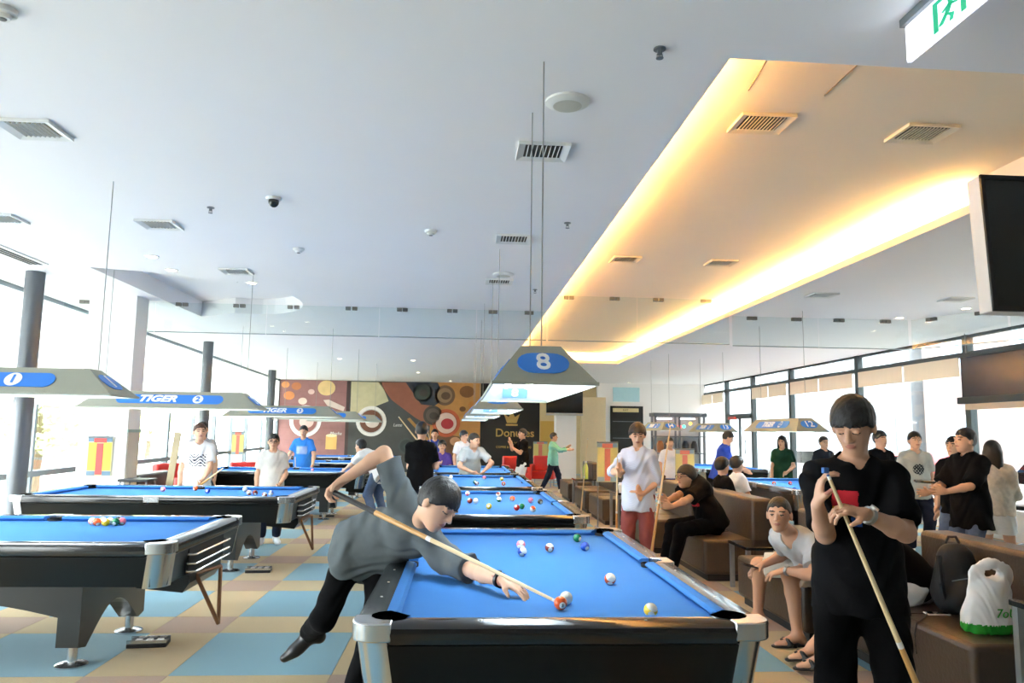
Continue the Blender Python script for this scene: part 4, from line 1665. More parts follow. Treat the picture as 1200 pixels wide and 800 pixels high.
G8 = 'balls on the nearest table'
B5 = ball_px(5, 657, 706.5, 'orange five ball right at the cue tip', (.15, .1, .2), G8, True)
ball_px(0, 663.5, 700.5, 'ivory cue ball half hidden behind the orange five ball', (0, 0, 0), G8)
ball_px(13, 715, 678, 'orange and white striped ball alone in the middle of the nearest table', (.9, .2, 0), G8)
ball_px(9, 762.5, 714.5, 'yellow striped ball against the near cushion of the nearest table', (.5, .3, 0), G8)
ball_px(12, 610.5, 638, 'pink and white striped ball behind the blue striped one', (-.7, .1, 0), G8)
ball_px(10, 612, 646, 'blue and white striped ball in front of the pink one', (.8, .5, .2), G8)
ball_px(8 + 7, 644, 641.5, 'mostly white striped ball alone at the far half of the nearest table', (.3, .1, .1), G8)
ball_px(6, 676.5, 630, 'green solid ball near the far right corner pocket of the nearest table', (.2, .4, .8), G8)
ball_px(2, 685.5, 640, 'blue solid ball just right of the green ball', (.4, .4, .6), G8)
G9 = 'balls on the second middle table'
for n, px, py, lb in ((12, 548, 578, 'pink striped ball at the left far side of the second middle table'), (7, 550.5, 586.5, 'brown solid ball beside a white one on the second middle table'),
                      (0, 557.5, 586.5, 'white cue ball beside a brown one on the second middle table'), (15, 584, 579, 'white striped ball, farther of a pair on the second middle table'),
                      (14, 585, 585, 'white striped ball, nearer of a pair on the second middle table'), (5, 600.5, 584, 'salmon ball in the middle of the second middle table'),
                      (1, 573, 593, 'yellow solid ball near the front rail of the second middle table'), (3, 605.5, 594.5, 'red solid ball touching a green one on the second middle table'),
                      (6, 611.5, 593, 'green solid ball touching a red one on the second middle table'), (4, 622, 586, 'pink solid ball near the right rail of the second middle table'),
                      (8, 633, 587.5, 'black ball near the right rail of the second middle table'), (13, 624.5, 596, 'orange striped ball near the right front of the second middle table')):
    ball_px(n, px, py, lb, (RND.uniform(-1, 1), RND.uniform(-1, 1), RND.uniform(-3, 3)), G9)
G10 = 'balls on the third middle table'
for n, px, py, lb in ((0, 528.5, 558.5, 'white cue ball at the left rail of the third middle table'), (6, 556.5, 564.5, 'green ball beside a white one on the third middle table'), (15, 559, 566.5, 'white striped ball beside a green one on the third middle table'),
                      (4, 567.5, 559.5, 'pink ball in the middle of the third middle table'), (1, 588, 561, 'yellow ball on the right of the third middle table'), (5, 590, 566.5, 'orange ball at the near rail of the third middle table')):
    ball_px(n, px, py, lb, (RND.uniform(-1, 1), RND.uniform(-1, 1), 0), G10)
G1 = 'huddle of balls on the left table'
for i, (n, dx, dy) in enumerate(((13, 0, 0), (5, .055, -.045), (9, .062, .03), (1, .125, -.06), (0, .12, .02), (8, .17, .05), (4, .215, .01), (6, .185, -.03))):
    c = PZ(108, 615, ZC)
    ball(n, c.x + dx, c.y + dy, ['orange striped ball at the left end of the huddle', 'orange solid ball in the huddle near its left end', 'yellow striped ball at the back of the huddle', 'yellow solid ball at the front of the huddle',
         'white ball in the middle of the huddle', 'black ball at the back of the huddle', 'pink solid ball at the right end of the huddle', 'green solid ball at the front right of the huddle'][i] + ' on the leftmost table',
         None, (RND.uniform(-1, 1), RND.uniform(-1, 1), 0), G1)
G2 = 'balls on the second left table'
for n, px, py, lb in ((4, 191, 573, 'pink ball on the second left table'), (5, 229, 572, 'orange ball by the side pocket of the second left table'), (2, 243, 575, 'blue ball right of the orange one on the second left table'), (0, 287, 573, 'white ball, farthest left of the cluster on the second left table'),
                      (13, 292, 577, 'orange striped ball in the cluster on the second left table'), (7, 299, 577, 'brown ball in the cluster on the second left table'), (15, 310, 579.5, 'pale striped ball right of the cluster on the second left table'), (10, 317.5, 577.5, 'blue striped ball at the right end of the second left table')):
    ball_px(n, px, py, lb, (RND.uniform(-1, 1), RND.uniform(-1, 1), 0), G2)
G3 = 'balls on the far left tables'
ball_px(4, 366, 550.5, 'pink ball on the third left table', (0, 0, 0), G3)
for n, px, py, lb in ((5, 907, 566, 'orange ball on the table behind the sofas, left of two'), (3, 926, 566, 'red ball on the table behind the sofas, by the girl in green'), (2, 931, 573, 'dark blue ball on the table behind the sofas'), (8, 940, 573, 'black ball on the table behind the sofas')):
    ball_px(n, px, py, lb, (.3, .6, 0), 'balls on the table behind the sofas')

# wooden triangle rack hanging under the left table's ball return
tri = empty('ball_triangle', (-1.70, 5.55, .18), math.radians(75))
M_WOODD = mat('triangle_wood', (104, 66, 34), .5, var=.2, scale=14)
for a, b in (((-.15, .05, .36), (.0, -.05, 0)), ((.15, .05, .36), (.0, -.05, 0)), ((-.15, .05, .36), (.15, .05, .36))):
    MB().cyl(a, b, .014, n=8).build('bar', M_WOODD, tri, smooth=True)
tag(tri, 'brown wooden ball triangle hanging under the end of the leftmost table', 'triangle rack')
tri2 = copy_tree(tri)
tri2.location = (-1.69, 8.85, .18)
tag(tri2, 'brown wooden ball triangle hanging under the second left table', 'triangle rack')
# ================================================================ FURNITURE AND FITTINGS
M_LEATHER = mat('brown_leather', (62, 50, 40), .42, var=.16, scale=7, bump=.25, bscale=45)
M_LEATHER_D = mat('dark_plinth', (26, 23, 21), .6)
M_RED = mat('red_vinyl', (196, 44, 40), .45, var=.08)
M_GLASSBLK = mat('black_glass', (16, 17, 18), .08, var=.05, coat=.4)
M_GREY_LEG = mat('grey_metal_leg', (150, 156, 160), .35, .6)


def sofa(x0, x1, y0, y1, label, face=-1, h=.86, seat=.43, group='brown leather sofas'):
    """faces -X when face=-1"""
    cx, cy = (x0 + x1) / 2, (y0 + y1) / 2
    root = empty('leather_sofa', (cx, cy, 0), 0 if face == -1 else math.pi)
    w, l = x1 - x0, y1 - y0
    MB().b2((-w / 2 + .05, -l / 2 + .04, 0), (w / 2 - .04, l / 2 - .04, .07)).build('plinth', M_LEATHER_D, root)
    MB().b2((-w / 2, -l / 2, .07), (w / 2 - .20, l / 2, seat)).build('seat', M_LEATHER, root, bevel=.035, seg=3)
    MB().b2((w / 2 - .235, -l / 2, .07), (w / 2, l / 2, h)).build('backrest', M_LEATHER, root, bevel=.035, seg=3)
    s = MB()
    s.tube([(-w / 2 + .02, 0, seat + .001), (w / 2 - .25, 0, seat + .001)], .004, 5)
    s.build('seam', M_LEATHER_D, root)
    tag(root, label, 'sofa', group)
    return root


sofa(2.75, 3.60, 4.0, 5.42, 'brown leather sofa nearest the camera with a backpack and white bag on it')
sofa(2.58, 3.40, 5.62, 7.0, 'brown leather sofa under the seated young man in the light grey tee')
sofa(2.58, 3.34, 7.95, 9.32, 'brown leather sofa under the seated man in the black hoodie')
sofa(2.45, 3.22, 9.75, 11.1, 'brown leather sofa behind the man in the striped shirt')
sofa(2.40, 3.18, 12.7, 14.1, 'brown leather sofa beyond the cup table, with a cue leaning on it')
sofa(2.40, 3.18, 14.5, 15.9, 'brown leather sofa second from the far end of the row')
sofa(2.40, 3.18, 16.8, 18.2, 'farthest brown leather sofa of the row, by the man in teal')
sofa(3.36, 4.12, 9.95, 11.4, 'brown leather sofa facing away, with two seated people', face=1, h=.80)
sofa(-5.1, -4.4, 11.9, 13.4, 'brown bench sofa by the left windows, left of two', face=1, h=.80)
sofa(-4.25, -3.45, 12.2, 12.9, 'brown bench sofa by the left windows, beside the third table', face=1, h=.80)


def small_table(x, y, w, d, h, label):
    root = empty('side_table', (x, y, 0))
    MB().b2((-w / 2, -d / 2, h - .03), (w / 2, d / 2, h)).build('table_top', M_GLASSBLK, root, bevel=.004)
    for sx in (1, -1):
        for sy in (1, -1):
            MB().b2((sx * (w / 2 - .03) - .02, sy * (d / 2 - .03) - .02, 0), (sx * (w / 2 - .03) + .02, sy * (d / 2 - .03) + .02, h - .03)).build('leg', M_GREY_LEG, root)
    tag(root, label, 'table', 'low side tables between the sofas')
    return root


small_table(3.05, 7.48, .58, .5, .46, 'low black glass side table with grey legs between two sofas')
small_table(2.72, 11.9, .62, .6, .62, 'black side table holding cups and a green bottle')
small_table(2.7, 16.35, .5, .5, .55, 'black side table holding a pale green bottle far down the sofa row')
small_table(3.30, 3.62, .86, .5, .70, 'black side table at the right edge with a pile of menus')
mn = None
for i in range(6):
    z = .70 + i * .038
    o = MB().b2((-.36, -.17, 0), (.36, .17, .034)).build('menu_folder', mat('menu_black', (26, 26, 28), .4), None, bevel=.004, loc=(3.27 + RND.uniform(-.01, .01), 3.62 + RND.uniform(-.01, .01), z), rot=(0, 0, RND.uniform(-.04, .04)))
    MB().b2((-.352, -.172, .006), (.35, .165, .026)).build('pages', mat('pages_cream', (206, 190, 160), .8), o)
    tag(o, 'black menu folder in the pile at the right edge, %s' % ('lowest', 'second from below', 'third from below', 'third from the top', 'second from the top', 'topmost')[i], 'menu', 'pile of menus')

# cups and bottles
M_CUP = mat('paper_cup', (232, 230, 226), .5)


def cup_obj(x, y, z, h, label, m=None):
    o = MB().lathe([(.001, 0), (.026, 0), (.036, h), (.033, h), (.024, .006), (.001, .006)], (0, 0, 0), 14).build('cup', m or M_CUP, None, smooth=True, loc=(x, y, z))
    MB().lathe([(.001, 0), (.038, 0), (.038, .008), (.030, .014), (.001, .014)], (0, 0, h), 14).build('lid', mat('cup_lid', (245, 245, 245), .4), o, smooth=True)
    return tag(o, label, 'cup', 'cups on the side table')


cup_obj(2.50, 11.75, .62, .11, 'white cup at the left front of the black side table')
cup_obj(2.60, 11.80, .62, .14, 'tall white cup second from the left on the side table')
cup_obj(2.56, 12.0, .62, .12, 'white cup at the back of the black side table')
cup_obj(2.70, 11.74, .62, .11, 'white cup in the middle front of the black side table')


def bottle(x, y, z, label, c, s=1.0):
    o = MB().lathe([(.001, 0), (.036, 0), (.038, .02), (.038, .15), (.030, .18), (.014, .21), (.014, .225), (.001, .225)], (0, 0, 0), 16).build('bottle', mat('bottle_%d' % c[0], c, .25, var=.03), None, smooth=True, loc=(x, y, z))
    o.scale = (s, s, s)
    MB().lathe([(.001, .225), (.017, .225), (.017, .25), (.001, .25)], (0, 0, 0), 12).build('cap', mat('cap_white', (235, 235, 235), .4), o)
    return tag(o, label, 'bottle')


bottle(2.86, 11.85, .62, 'pale green bottle on the side table beside the striped-shirt man', (176, 214, 110), 1.25)
bottle(2.72, 16.35, .55, 'yellow-green bottle on the far side table', (200, 214, 96), 1.5)

# bag, backpack and small items on the nearest sofa
bx, by, bz = 3.06, 4.28, .43
S_ = SDF((bx - .3, by - .3, bz - .05), (bx + .3, by + .3, bz + .5), .007)
S_.cone((bx - .03, by, bz + .06), (bx + .03, by, bz + .06), .13, .13, .05, flat=((0, 1, 0), 1.5))
S_.cone((bx - .02, by, bz + .07), (bx + .01, by, bz + .22), .135, .115, .05, flat=((0, 1, 0), 1.5))
S_.cone((bx - .0, by, bz + .22), (bx + .02, by, bz + .33), .115, .085, .05, flat=((0, 1, 0), 2.6))
S_.cone((bx - .05, by, bz + .31), (bx + .09, by, bz + .32), .070, .066, .03, flat=((0, 1, 0), 3.0))
S_.ell((bx + .015, by, bz + .325), (.052, .3, .03), None, .004, 'sub')
S_.cut((0, 0, bz + .003), (0, 0, -1))
x_, y_, z_ = S_.coords()
S_.d += (.0045 * np.sin(z_[None, None, :] * 55 + 9 * np.sin(x_[:, None, None] * 23) + 7 * np.sin(y_[None, :, None] * 19)) * np.sin(x_[:, None, None] * 48 + z_[None, None, :] * 20)).astype(np.float32)
v, f = S_.mesh()
cz = v[f].mean(1)[:, 2]
bag = np_mesh('plastic_bag', v, f, [mat('bag_white', (232, 232, 232), .35, var=.02), mat('bag_green', (40, 160, 50), .4)], None, (bx, by, bz), (cz < bz + .055).astype(int))
tag(bag, 'white plastic carrier bag with a green bottom on the nearest sofa', 'bag')
text('print_text', '7oU', mat('bag_green', (40, 160, 50), .4), .07, bag, (.03, -.095, .12), (math.radians(90), 0, 0), shear=.2)
kx, ky = 3.16, 4.74
S_ = SDF((kx - .3, ky - .3, .38), (kx + .3, ky + .3, 1.0), .008)
S_.cone((kx, ky, .56), (kx + .02, ky, .72), .145, .125, .05, flat=((0, 1, 0), 1.3))
S_.cone((kx - .05, ky - .06, .52), (kx + .05, ky - .06, .60), .085, .08, .03)
S_.cone((kx - .02, ky, .80), (kx + .05, ky, .80), .05, .05, .05)
S_.cut((0, 0, .434), (0, 0, -1))
v, f = S_.mesh()
M_PACK = mat('backpack_black', (24, 24, 26), .7, var=.15, bump=.2)
bp_ = np_mesh('backpack', v, f, [M_PACK], None, (kx, ky, .43))
MB().tube([(-.04, 0, .43), (-.02, 0, .47), (.03, 0, .47), (.05, 0, .43)], .009, 6).build('handle', M_PACK, bp_, smooth=True)
MB().tube([(-.13, -.06, .36), (-.145, -.1, .2), (-.11, -.08, .06)], .016, 6).build('shoulder_strap', M_PACK, bp_, smooth=True)
MB().tube([(-.10, -.135, .22), (0, -.15, .24), (.10, -.135, .22)], .004, 5).build('zip', M_ALU, bp_)
tag(bp_, 'black backpack slumped on the nearest sofa behind the white bag', 'backpack')
q = PZ(1098, 719, .435)
ph = MB().b2((-.07, -.035, 0), (.07, .035, .009)).build('phone', mat('phone_white', (222, 216, 210), .3), None, bevel=.003, loc=(q.x, q.y, .432), rot=(0, 0, -.1))
MB().b2((-.065, -.032, .009), (.065, .032, .0096)).build('screen', M_GLASSBLK, ph)
tag(ph, 'small white phone lying on the nearest sofa seat', 'phone')
pts = [(2.95, 4.7, .436), (2.87, 4.6, .437), (2.80, 4.52, .438), (2.755, 4.5, .425), (2.74, 4.5, .36), (2.742, 4.5, .25)]
tag(MB().tube(pts, .005, 6).build('charging_cable', M_BLACK, None, smooth=True), 'black cable hanging over the front edge of the nearest sofa', 'cable')

# ---------------------------------------------------------------- ceiling fittings
M_VENT = mat('vent_white', (226, 226, 222), .6)
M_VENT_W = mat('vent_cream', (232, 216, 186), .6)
M_VENT_D = mat('vent_dark', (74, 70, 62), .8)


def vent(px, py, z, label, w=.33, d=.30, m=None, mb_=None, slats=8, group='ceiling air vents'):
    p = PZ(px, py, z)
    root = empty('air_vent', (p.x, p.y, z))
    m = m or M_VENT
    MB().b2((-w / 2 + .03, -d / 2 + .03, -.004), (w / 2 - .03, d / 2 - .03, -.002)).build('duct', mb_ or M_VENT_D, root)
    fr = MB()
    o, i_ = [(-w / 2, -d / 2), (w / 2, -d / 2), (w / 2, d / 2), (-w / 2, d / 2)], [(-w / 2 + .045, -d / 2 + .045), (w / 2 - .045, -d / 2 + .045), (w / 2 - .045, d / 2 - .045), (-w / 2 + .045, d / 2 - .045)]
    vs = [(a, b, -.001) for a, b in o] + [(a, b, -.022) for a, b in o] + [(a, b, -.008) for a, b in i_]
    fr.add(vs, [(0, 1, 5, 4), (1, 2, 6, 5), (2, 3, 7, 6), (3, 0, 4, 7), (4, 5, 9, 8), (5, 6, 10, 9), (6, 7, 11, 10), (7, 4, 8, 11)])
    fr.build('frame', m, root)
    sl = None
    for k in range(slats):
        x = -w / 2 + .05 + (w - .10) * (k + .5) / slats
        if sl is None:
            sl = MB().box((0, 0, 0), (.004, d - .085, .014), M=Matrix.Rotation(.5, 3, 'Y')).build('slat', m, root, loc=(x, 0, -.012))
        else:
            dup(sl, root, (x, 0, -.012))
    tag(root, label, 'air vent', group)
    return root


vent(636, 176, CEIL, 'square white air vent in the ceiling above the nearest lamp wires')
vent(602, 279, CEIL, 'square white air vent second in the middle ceiling row')
vent(585, 329, CEIL, 'square white air vent third in the middle ceiling row, beside a speaker')
vent(40, 150, CEIL, 'white air vent nearest the upper left corner of the ceiling', mb_=mat('vent_tan', (176, 168, 140), .8))
vent(187, 262, CEIL, 'white air vent second in the left ceiling row', mb_=mat('vent_tan', (176, 168, 140), .8))
vent(277, 317, CEIL, 'white air vent third in the left ceiling row, beside the curved recess')
vent(2, 255, CEIL, 'white air vent cut by the left edge of the photo', mb_=mat('vent_tan', (176, 168, 140), .8))
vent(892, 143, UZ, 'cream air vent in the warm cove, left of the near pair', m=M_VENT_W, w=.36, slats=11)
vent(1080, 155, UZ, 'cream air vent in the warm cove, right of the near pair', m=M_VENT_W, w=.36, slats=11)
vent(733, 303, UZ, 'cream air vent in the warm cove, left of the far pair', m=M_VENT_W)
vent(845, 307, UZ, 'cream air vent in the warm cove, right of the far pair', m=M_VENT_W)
vent(963, 345, CEIL, 'white air vent in the ceiling right of the cove')
vent(1120, 350, CEIL, 'white air vent in the ceiling beneath the big television')


def ceil_px(px, py, z=CEIL):
    p = PZ(px, py, z)
    return (p.x, p.y, z)


for px, py, lb in ((665, 119, 'round white ceiling speaker beside the near lamp wires'), (590, 321, 'round white ceiling speaker beside the third middle vent')):
    o = MB().lathe([(.001, -.028), (.085, -.026), (.105, -.018), (.122, -.010), (.125, 0), (.001, 0)], (0, 0, 0), 28).build('ceiling_speaker', M_VENT, None, smooth=True, loc=ceil_px(px, py))
    MB().lathe([(.001, -.030), (.08, -.028), (.001, -.027)], (0, 0, 0), 24).build('grille', mat('grille_grey', (200, 198, 186), .8, bump=.4, bscale=300), o, smooth=True)
    tag(o, lb, 'speaker', 'ceiling speakers')
o = MB().lathe([(.001, -.018), (.055, -.018), (.062, -.006), (.062, 0), (.001, 0)], (0, 0, 0), 24).build('dome_camera', M_VENT, None, smooth=True, loc=ceil_px(321, 232))
MB().ball((0, 0, -.03), .042, 16, 10, (1, 1, 1.1)).build('dome', M_GLASSBLK, o, smooth=True)
tag(o, 'small white security camera with a black dome on the ceiling', 'camera')
for px, py, lb in ((505, 270, 'white smoke detector on the middle of the ceiling'), (350, 291, 'white smoke detector left of the ceiling centre'), (4, 11, 'white smoke detector in the upper left corner of the photo')):
    o = MB().lathe([(.001, -.045), (.03, -.045), (.036, -.03), (.055, -.022), (.058, 0), (.001, 0)], (0, 0, 0), 20).build('smoke_detector', M_VENT, None, smooth=True, loc=ceil_px(px, py))
    MB().lathe([(.001, -.052), (.014, -.05), (.018, -.045), (.001, -.045)], (0, 0, 0), 12).build('sensor', M_CLIP, o, smooth=True)
    tag(o, lb, 'smoke detector', 'smoke detectors')
for px, py, lb in ((773, 57, 'metal sprinkler head in the ceiling left of the exit sign'), (247, 243, 'small sprinkler head in the left ceiling'), (665, 261, 'small sprinkler head near the cove edge'), (627, 339, 'small sprinkler head near the glass barrier')):
    o = MB().lathe([(.001, 0), (.03, 0), (.03, -.006), (.012, -.01), (.012, -.03), (.001, -.03)], (0, 0, 0), 16).build('sprinkler', M_ALU, None, smooth=True, loc=ceil_px(px, py))
    MB().tube([(-.012, 0, -.028), (-.014, 0, -.045), (.014, 0, -.045), (.012, 0, -.028)], .003, 5).build('frame', M_ALU, o)
    MB().cyl((0, 0, -.046), (0, 0, -.049), .018, n=12).build('deflector', M_ALU, o)
    tag(o, lb, 'sprinkler', 'sprinkler heads')
M_DL = emit_mat('downlight_glow', (255, 236, 200), 9.0)
dls = ((398, 420, 'left of the far pair above the mural'), (484, 422, 'right of the far pair above the mural'), (490, 436, 'just above the mural centre'), (528, 446, 'above the right part of the mural'),
       (201, 316, 'at the near rim of the curved recess'), (295, 331, 'right of the curved recess'), (178, 300, 'left of the curved recess'), (1132, 361, 'right, under the big television'), (1054, 372, 'right, beside the end of the glass barrier'), (737, 448, 'far right near the dark door'))
for px, py, lb in dls:
    o = MB().lathe([(.075, 0), (.075, -.008), (.058, -.010), (.055, -.002), (.055, 0)], (0, 0, 0), 20).build('downlight', M_VENT, None, smooth=True, loc=ceil_px(px, py))
    MB().cyl((0, 0, -.003), (0, 0, -.0045), .054, n=20).build('lens', M_DL, o)
    tag(o, 'round recessed ceiling downlight ' + lb, 'downlight', 'recessed downlights')
p = PZ(14, 297, CEIL)
o = empty('slot_diffuser', (p.x, p.y, CEIL), 0)
MB().b2((-.12, -.5, -.012), (.12, .5, -.001)).build('frame', M_VENT, o)
for k in range(3):
    MB().b2((-.08 + k * .055, -.48, -.016), (-.045 + k * .055, .48, -.012)).build('slot', M_VENT_D, o)
tag(o, 'long slot diffuser in the ceiling beside the left windows', 'air vent')

# exit sign
a = PZ(1055, 28, CEIL)
xs = a.x
b = PX(1063, 73, xs)
c = PX(1138, 12, xs)
ex = empty('exit_sign', (xs, b.y, b.z))
Ls, Hs = abs(b.y - c.y) + .12, CEIL - .035 - b.z
M_SIGNW = mat('sign_white', (236, 240, 250), .4, var=0, emit=(236, 240, 255), estr=.55)
M_SIGNG = mat('sign_green', (20, 150, 110), .4, var=0, emit=(20, 160, 116), estr=.25)
MB().b2((0, -Ls, 0), (.02, 0, Hs)).build('panel', M_SIGNW, ex)
MB().b2((-.02, -Ls - .01, Hs), (.04, .01, CEIL - b.z)).build('housing', M_ALU, ex)


def sgn(name, poly):                 # u runs toward the camera, v up
    return MB().prism(poly, lambda u, v, w: (-w, -u, v), .0005, .003).build(name, M_SIGNG, ex)


h_ = Hs
u0 = Ls * .36
sgn('pictogram_door', [(u0, .12 * h_), (u0 + .03, .12 * h_), (u0 + .03, .82 * h_), (u0 + .17, .82 * h_), (u0 + .17, .12 * h_), (u0 + .2, .12 * h_), (u0 + .2, .92 * h_), (u0, .92 * h_)])
sgn('pictogram_head', circ(u0 + .11, .70 * h_, .016, 10))
sgn('pictogram_body', [(u0 + .07, .40 * h_), (u0 + .10, .38 * h_), (u0 + .125, .60 * h_), (u0 + .095, .63 * h_)])
sgn('pictogram_arm', [(u0 + .095, .62 * h_), (u0 + .1, .55 * h_), (u0 + .15, .48 * h_), (u0 + .155, .53 * h_)])
sgn('pictogram_arm', [(u0 + .05, .52 * h_), (u0 + .065, .48 * h_), (u0 + .105, .56 * h_), (u0 + .10, .62 * h_)])
sgn('pictogram_leg', [(u0 + .07, .42 * h_), (u0 + .095, .38 * h_), (u0 + .13, .30 * h_), (u0 + .12, .14 * h_), (u0 + .10, .14 * h_), (u0 + .105, .27 * h_)])
sgn('pictogram_leg', [(u0 + .07, .42 * h_), (u0 + .09, .36 * h_), (u0 + .06, .2 * h_), (u0 + .035, .2 * h_), (u0 + .035, .25 * h_)])
u1 = u0 + .27
sgn('arrow', [(u1, .52 * h_), (u1 + .1, .52 * h_), (u1 + .07, .74 * h_), (u1 + .1, .74 * h_), (u1 + .16, .47 * h_), (u1 + .1, .2 * h_), (u1 + .07, .2 * h_), (u1 + .1, .42 * h_), (u1, .42 * h_)])
tag(ex, 'lit white exit sign with a green running figure and arrow hanging from the ceiling', 'exit sign')

# televisions
def tv(x0, x1, z0, z1, y, depth, label, side_m, back=None):
    root = empty('television', ((x0 + x1) / 2, y, z0))
    w, hh = (x1 - x0) / 2, z1 - z0
    MB().b2((-w, 0, 0), (w, depth, hh)).build('casing', side_m, root, bevel=.006)
    bz_ = MB()
    for lo_, hi_ in (((-w, -.012, 0), (-w + .02, 0, hh)), ((w - .02, -.012, 0), (w, 0, hh)), ((-w, -.012, 0), (w, 0, .025)), ((-w, -.012, hh - .02), (w, 0, hh))):
        bz_.b2(lo_, hi_)
    bz_.build('bezel', M_BLACK, root)
    MB().b2((-w + .02, -.004, .025), (w - .02, -.001, hh - .02)).build('screen', M_GLASSBLK, root)
    tag(root, label, 'television')
    return root


t = tv(2.445, 3.60, 2.115, 2.78, 3.28, .09, 'large dark television hanging at the upper right', mat('tv_side', (206, 206, 202), .4))
MB().cyl((.1, .06, .665), (.1, .06, UZ - 2.115 if CX1 > 3.08 else 1.2), .025, n=12).build('ceiling_pole', M_ALU, t)
t.rotation_euler = (math.radians(-3), 0, 0)
t = tv(2.76, 3.95, 2.16, 2.93, 24.35, .1, 'dark television on the white pier at the far end', M_BLACK)
MB().b2((-.1, .1, .25), (.1, .25, .5)).build('wall_bracket', M_STEEL, t)
MB().b2((-.6, -.02, -.08), (.6, .05, -.02)).build('shelf', mat('shelf_grey', (190, 186, 180), .5), t)
# dark screen hanging in front of the right windows
o = empty('hanging_screen', (8.78, 11.3, 2.14))
MB().b2((-.02, -1.6, .06), (.02, 1.33, .82)).build('panel', mat('screen_grey', (58, 60, 70), .18, var=.25, scale=2.5), o)
MB().b2((-.06, -1.65, -.02), (.06, 1.42, .10)).build('bottom_bar', mat('bar_dark', (48, 54, 54), .5), o, bevel=.006)
MB().b2((-.04, -1.62, .79), (.04, 1.36, .86)).build('top_bar', M_RFRAME, o)
MB().b2((-.03, -1.2, -.12), (.03, 1.25, -.02)).build('valance', mat('beige_valance', (214, 190, 166), .8), o)
for yy in (-1.4, 1.2):
    MB().cyl((0, yy, .86), (0, yy, CEIL - 2.14), .008, n=6).build('hanger', M_STEEL, o)
tag(o, 'dark flat screen hung along the right windows', 'screen')


# posters
def poster(x0, x1, z0, z1, y, label, stand=False, faded=False):
    root = empty('poster' if not stand else 'poster_stand', ((x0 + x1) / 2, y, z0 if not stand else 0))
    zb = 0 if not stand else z0
    w, hh = (x1 - x0) / 2, z1 - z0
    ye, re, bl = ((214, 178, 60), (214, 70, 66), (92, 120, 140)) if not faded else ((222, 206, 130), (226, 130, 110), (150, 170, 180))
    MB().b2((-w, 0, zb), (w, .008, zb + hh)).build('sheet', mat('poster_sheet%d' % faded, (206, 196, 150), .6), root)
    for nm, a_, b_, c_, d_, cc in (('column_print', -.92, -.28, .14, .86, ye), ('column_print', .28, .92, .14, .86, ye), ('centre_print', -.26, .26, .03, .84, re), ('heading_print', -.96, .96, .88, .99, bl), ('heading_print', -.5, .5, .86, .97, re), ('footer_print', -.96, -.28, .01, .12, bl), ('footer_print', .28, .96, .01, .12, bl)):
        MB().b2((w * a_, -.003 - (.002 if cc == re else 0), zb + hh * c_), (w * b_, 0, zb + hh * d_)).build(nm, mat('poster_%d_%d' % (cc[0], cc[1]), cc, .6, var=.1, scale=30), root)
    MB().cyl((-w, -.004, zb + hh), (w, -.004, zb + hh), .012, n=8).build('hanging_rod', M_ALU, root)
    if stand:
        for sx in (-1, 1):
            MB().cyl((sx * (w - .02), .03, 0), (sx * (w - .02), .012, zb + hh), .012, n=8).build('post', M_ALU, root)
            MB().b2((sx * (w - .02) - .015, -.18, 0), (sx * (w - .02) + .015, .22, .02)).build('foot', M_ALU, root)
    else:
        MB().tube([(-w * .8, 0, hh), (0, .008, hh + .05), (w * .8, 0, hh)], .003, 5).build('cord', M_ALU, root)
    tag(root, label, 'poster')
    return root


poster(-5.06, -4.73, .86, 1.38, 10.68, 'yellow and red poster hanging on the white left pillar')
poster(2.23, 2.58, .74, 1.38, 12.3, 'yellow and red poster on a stand left of the man in the striped shirt', True, True)
poster(3.62, 3.95, .66, 1.28, 12.6, 'yellow and red poster on a stand beside the man in the white polo', True, True)
poster(2.55, 3.05, .62, 1.2, 26.5, 'small yellow and red poster below the gold lettering at the far end', True, True)
poster(-4.98, -4.72, .95, 1.45, 16.9, 'faded yellow poster by the far left windows, behind the man with glasses', True, True)

# stack of black stools and a board by the left pillar
for i in range(8):
    z = .22 + i * .09
    o = empty('black_stool', (-4.20, 10.28, z - .22), 0)
    MB().b2((-.19, -.17, .19), (.19, .17, .225)).build('seat', mat('stool_black', (40, 44, 48), .4), o, bevel=.008)
    for sx in (-1, 1):
        for sy in (-1, 1):
            MB().cyl((sx * .16, sy * .14, .19), (sx * .185, sy * .165, .0), .010, n=6).build('leg', M_ALU, o)
    tag(o, 'black stool in the stack before the left pillar, %s' % ('lowest', 'second from below', 'third from below', 'fourth from below', 'fourth from the top', 'third from the top', 'second from the top', 'topmost')[i], 'stool', 'stacked black stools')
o = MB().box((0, 0, 0), (.09, .02, 1.46), M=Matrix.Rotation(.10, 3, 'Y')).build('wooden_board', mat('board_wood', (176, 160, 126), .6, var=.15), None, bevel=.004, loc=(-3.90, 10.55, .732))
tag(o, 'pale wooden board leaning beside the stacked black stools', 'board')


# red armchairs
def red_chair(x, y, rz, label):
    root = empty('red_armchair', (x, y, 0), rz)
    MB().b2((-.30, -.30, .22), (.30, .30, .44)).build('seat', M_RED, root, bevel=.04, seg=3)
    MB().b2((-.32, .20, .22), (.32, .34, .86)).build('backrest', M_RED, root, bevel=.04, seg=3)
    for sx in (-1, 1):
        MB().b2((sx * .31 - .06, -.30, .22), (sx * .31 + .06, .25, .62)).build('armrest', M_RED, root, bevel=.03, seg=3)
        for sy in (-.24, .26):
            MB().cyl((sx * .28, sy, 0), (sx * .28, sy, .22), .02, n=8).build('leg', M_GREY_LEG, root)
    tag(root, label, 'armchair', 'red armchairs')


red_chair(1.55, 21.0, .2, 'red armchair below the gold lettering, left of the black-shirted man')
red_chair(2.35, 21.6, -.3, 'red armchair right of the black-shirted man')
red_chair(-5.2, 14.5, 1.2, 'red armchair by the left windows, left of the woman in white')
red_chair(-4.15, 15.3, .4, 'red armchair by the left windows, right of the woman in white')

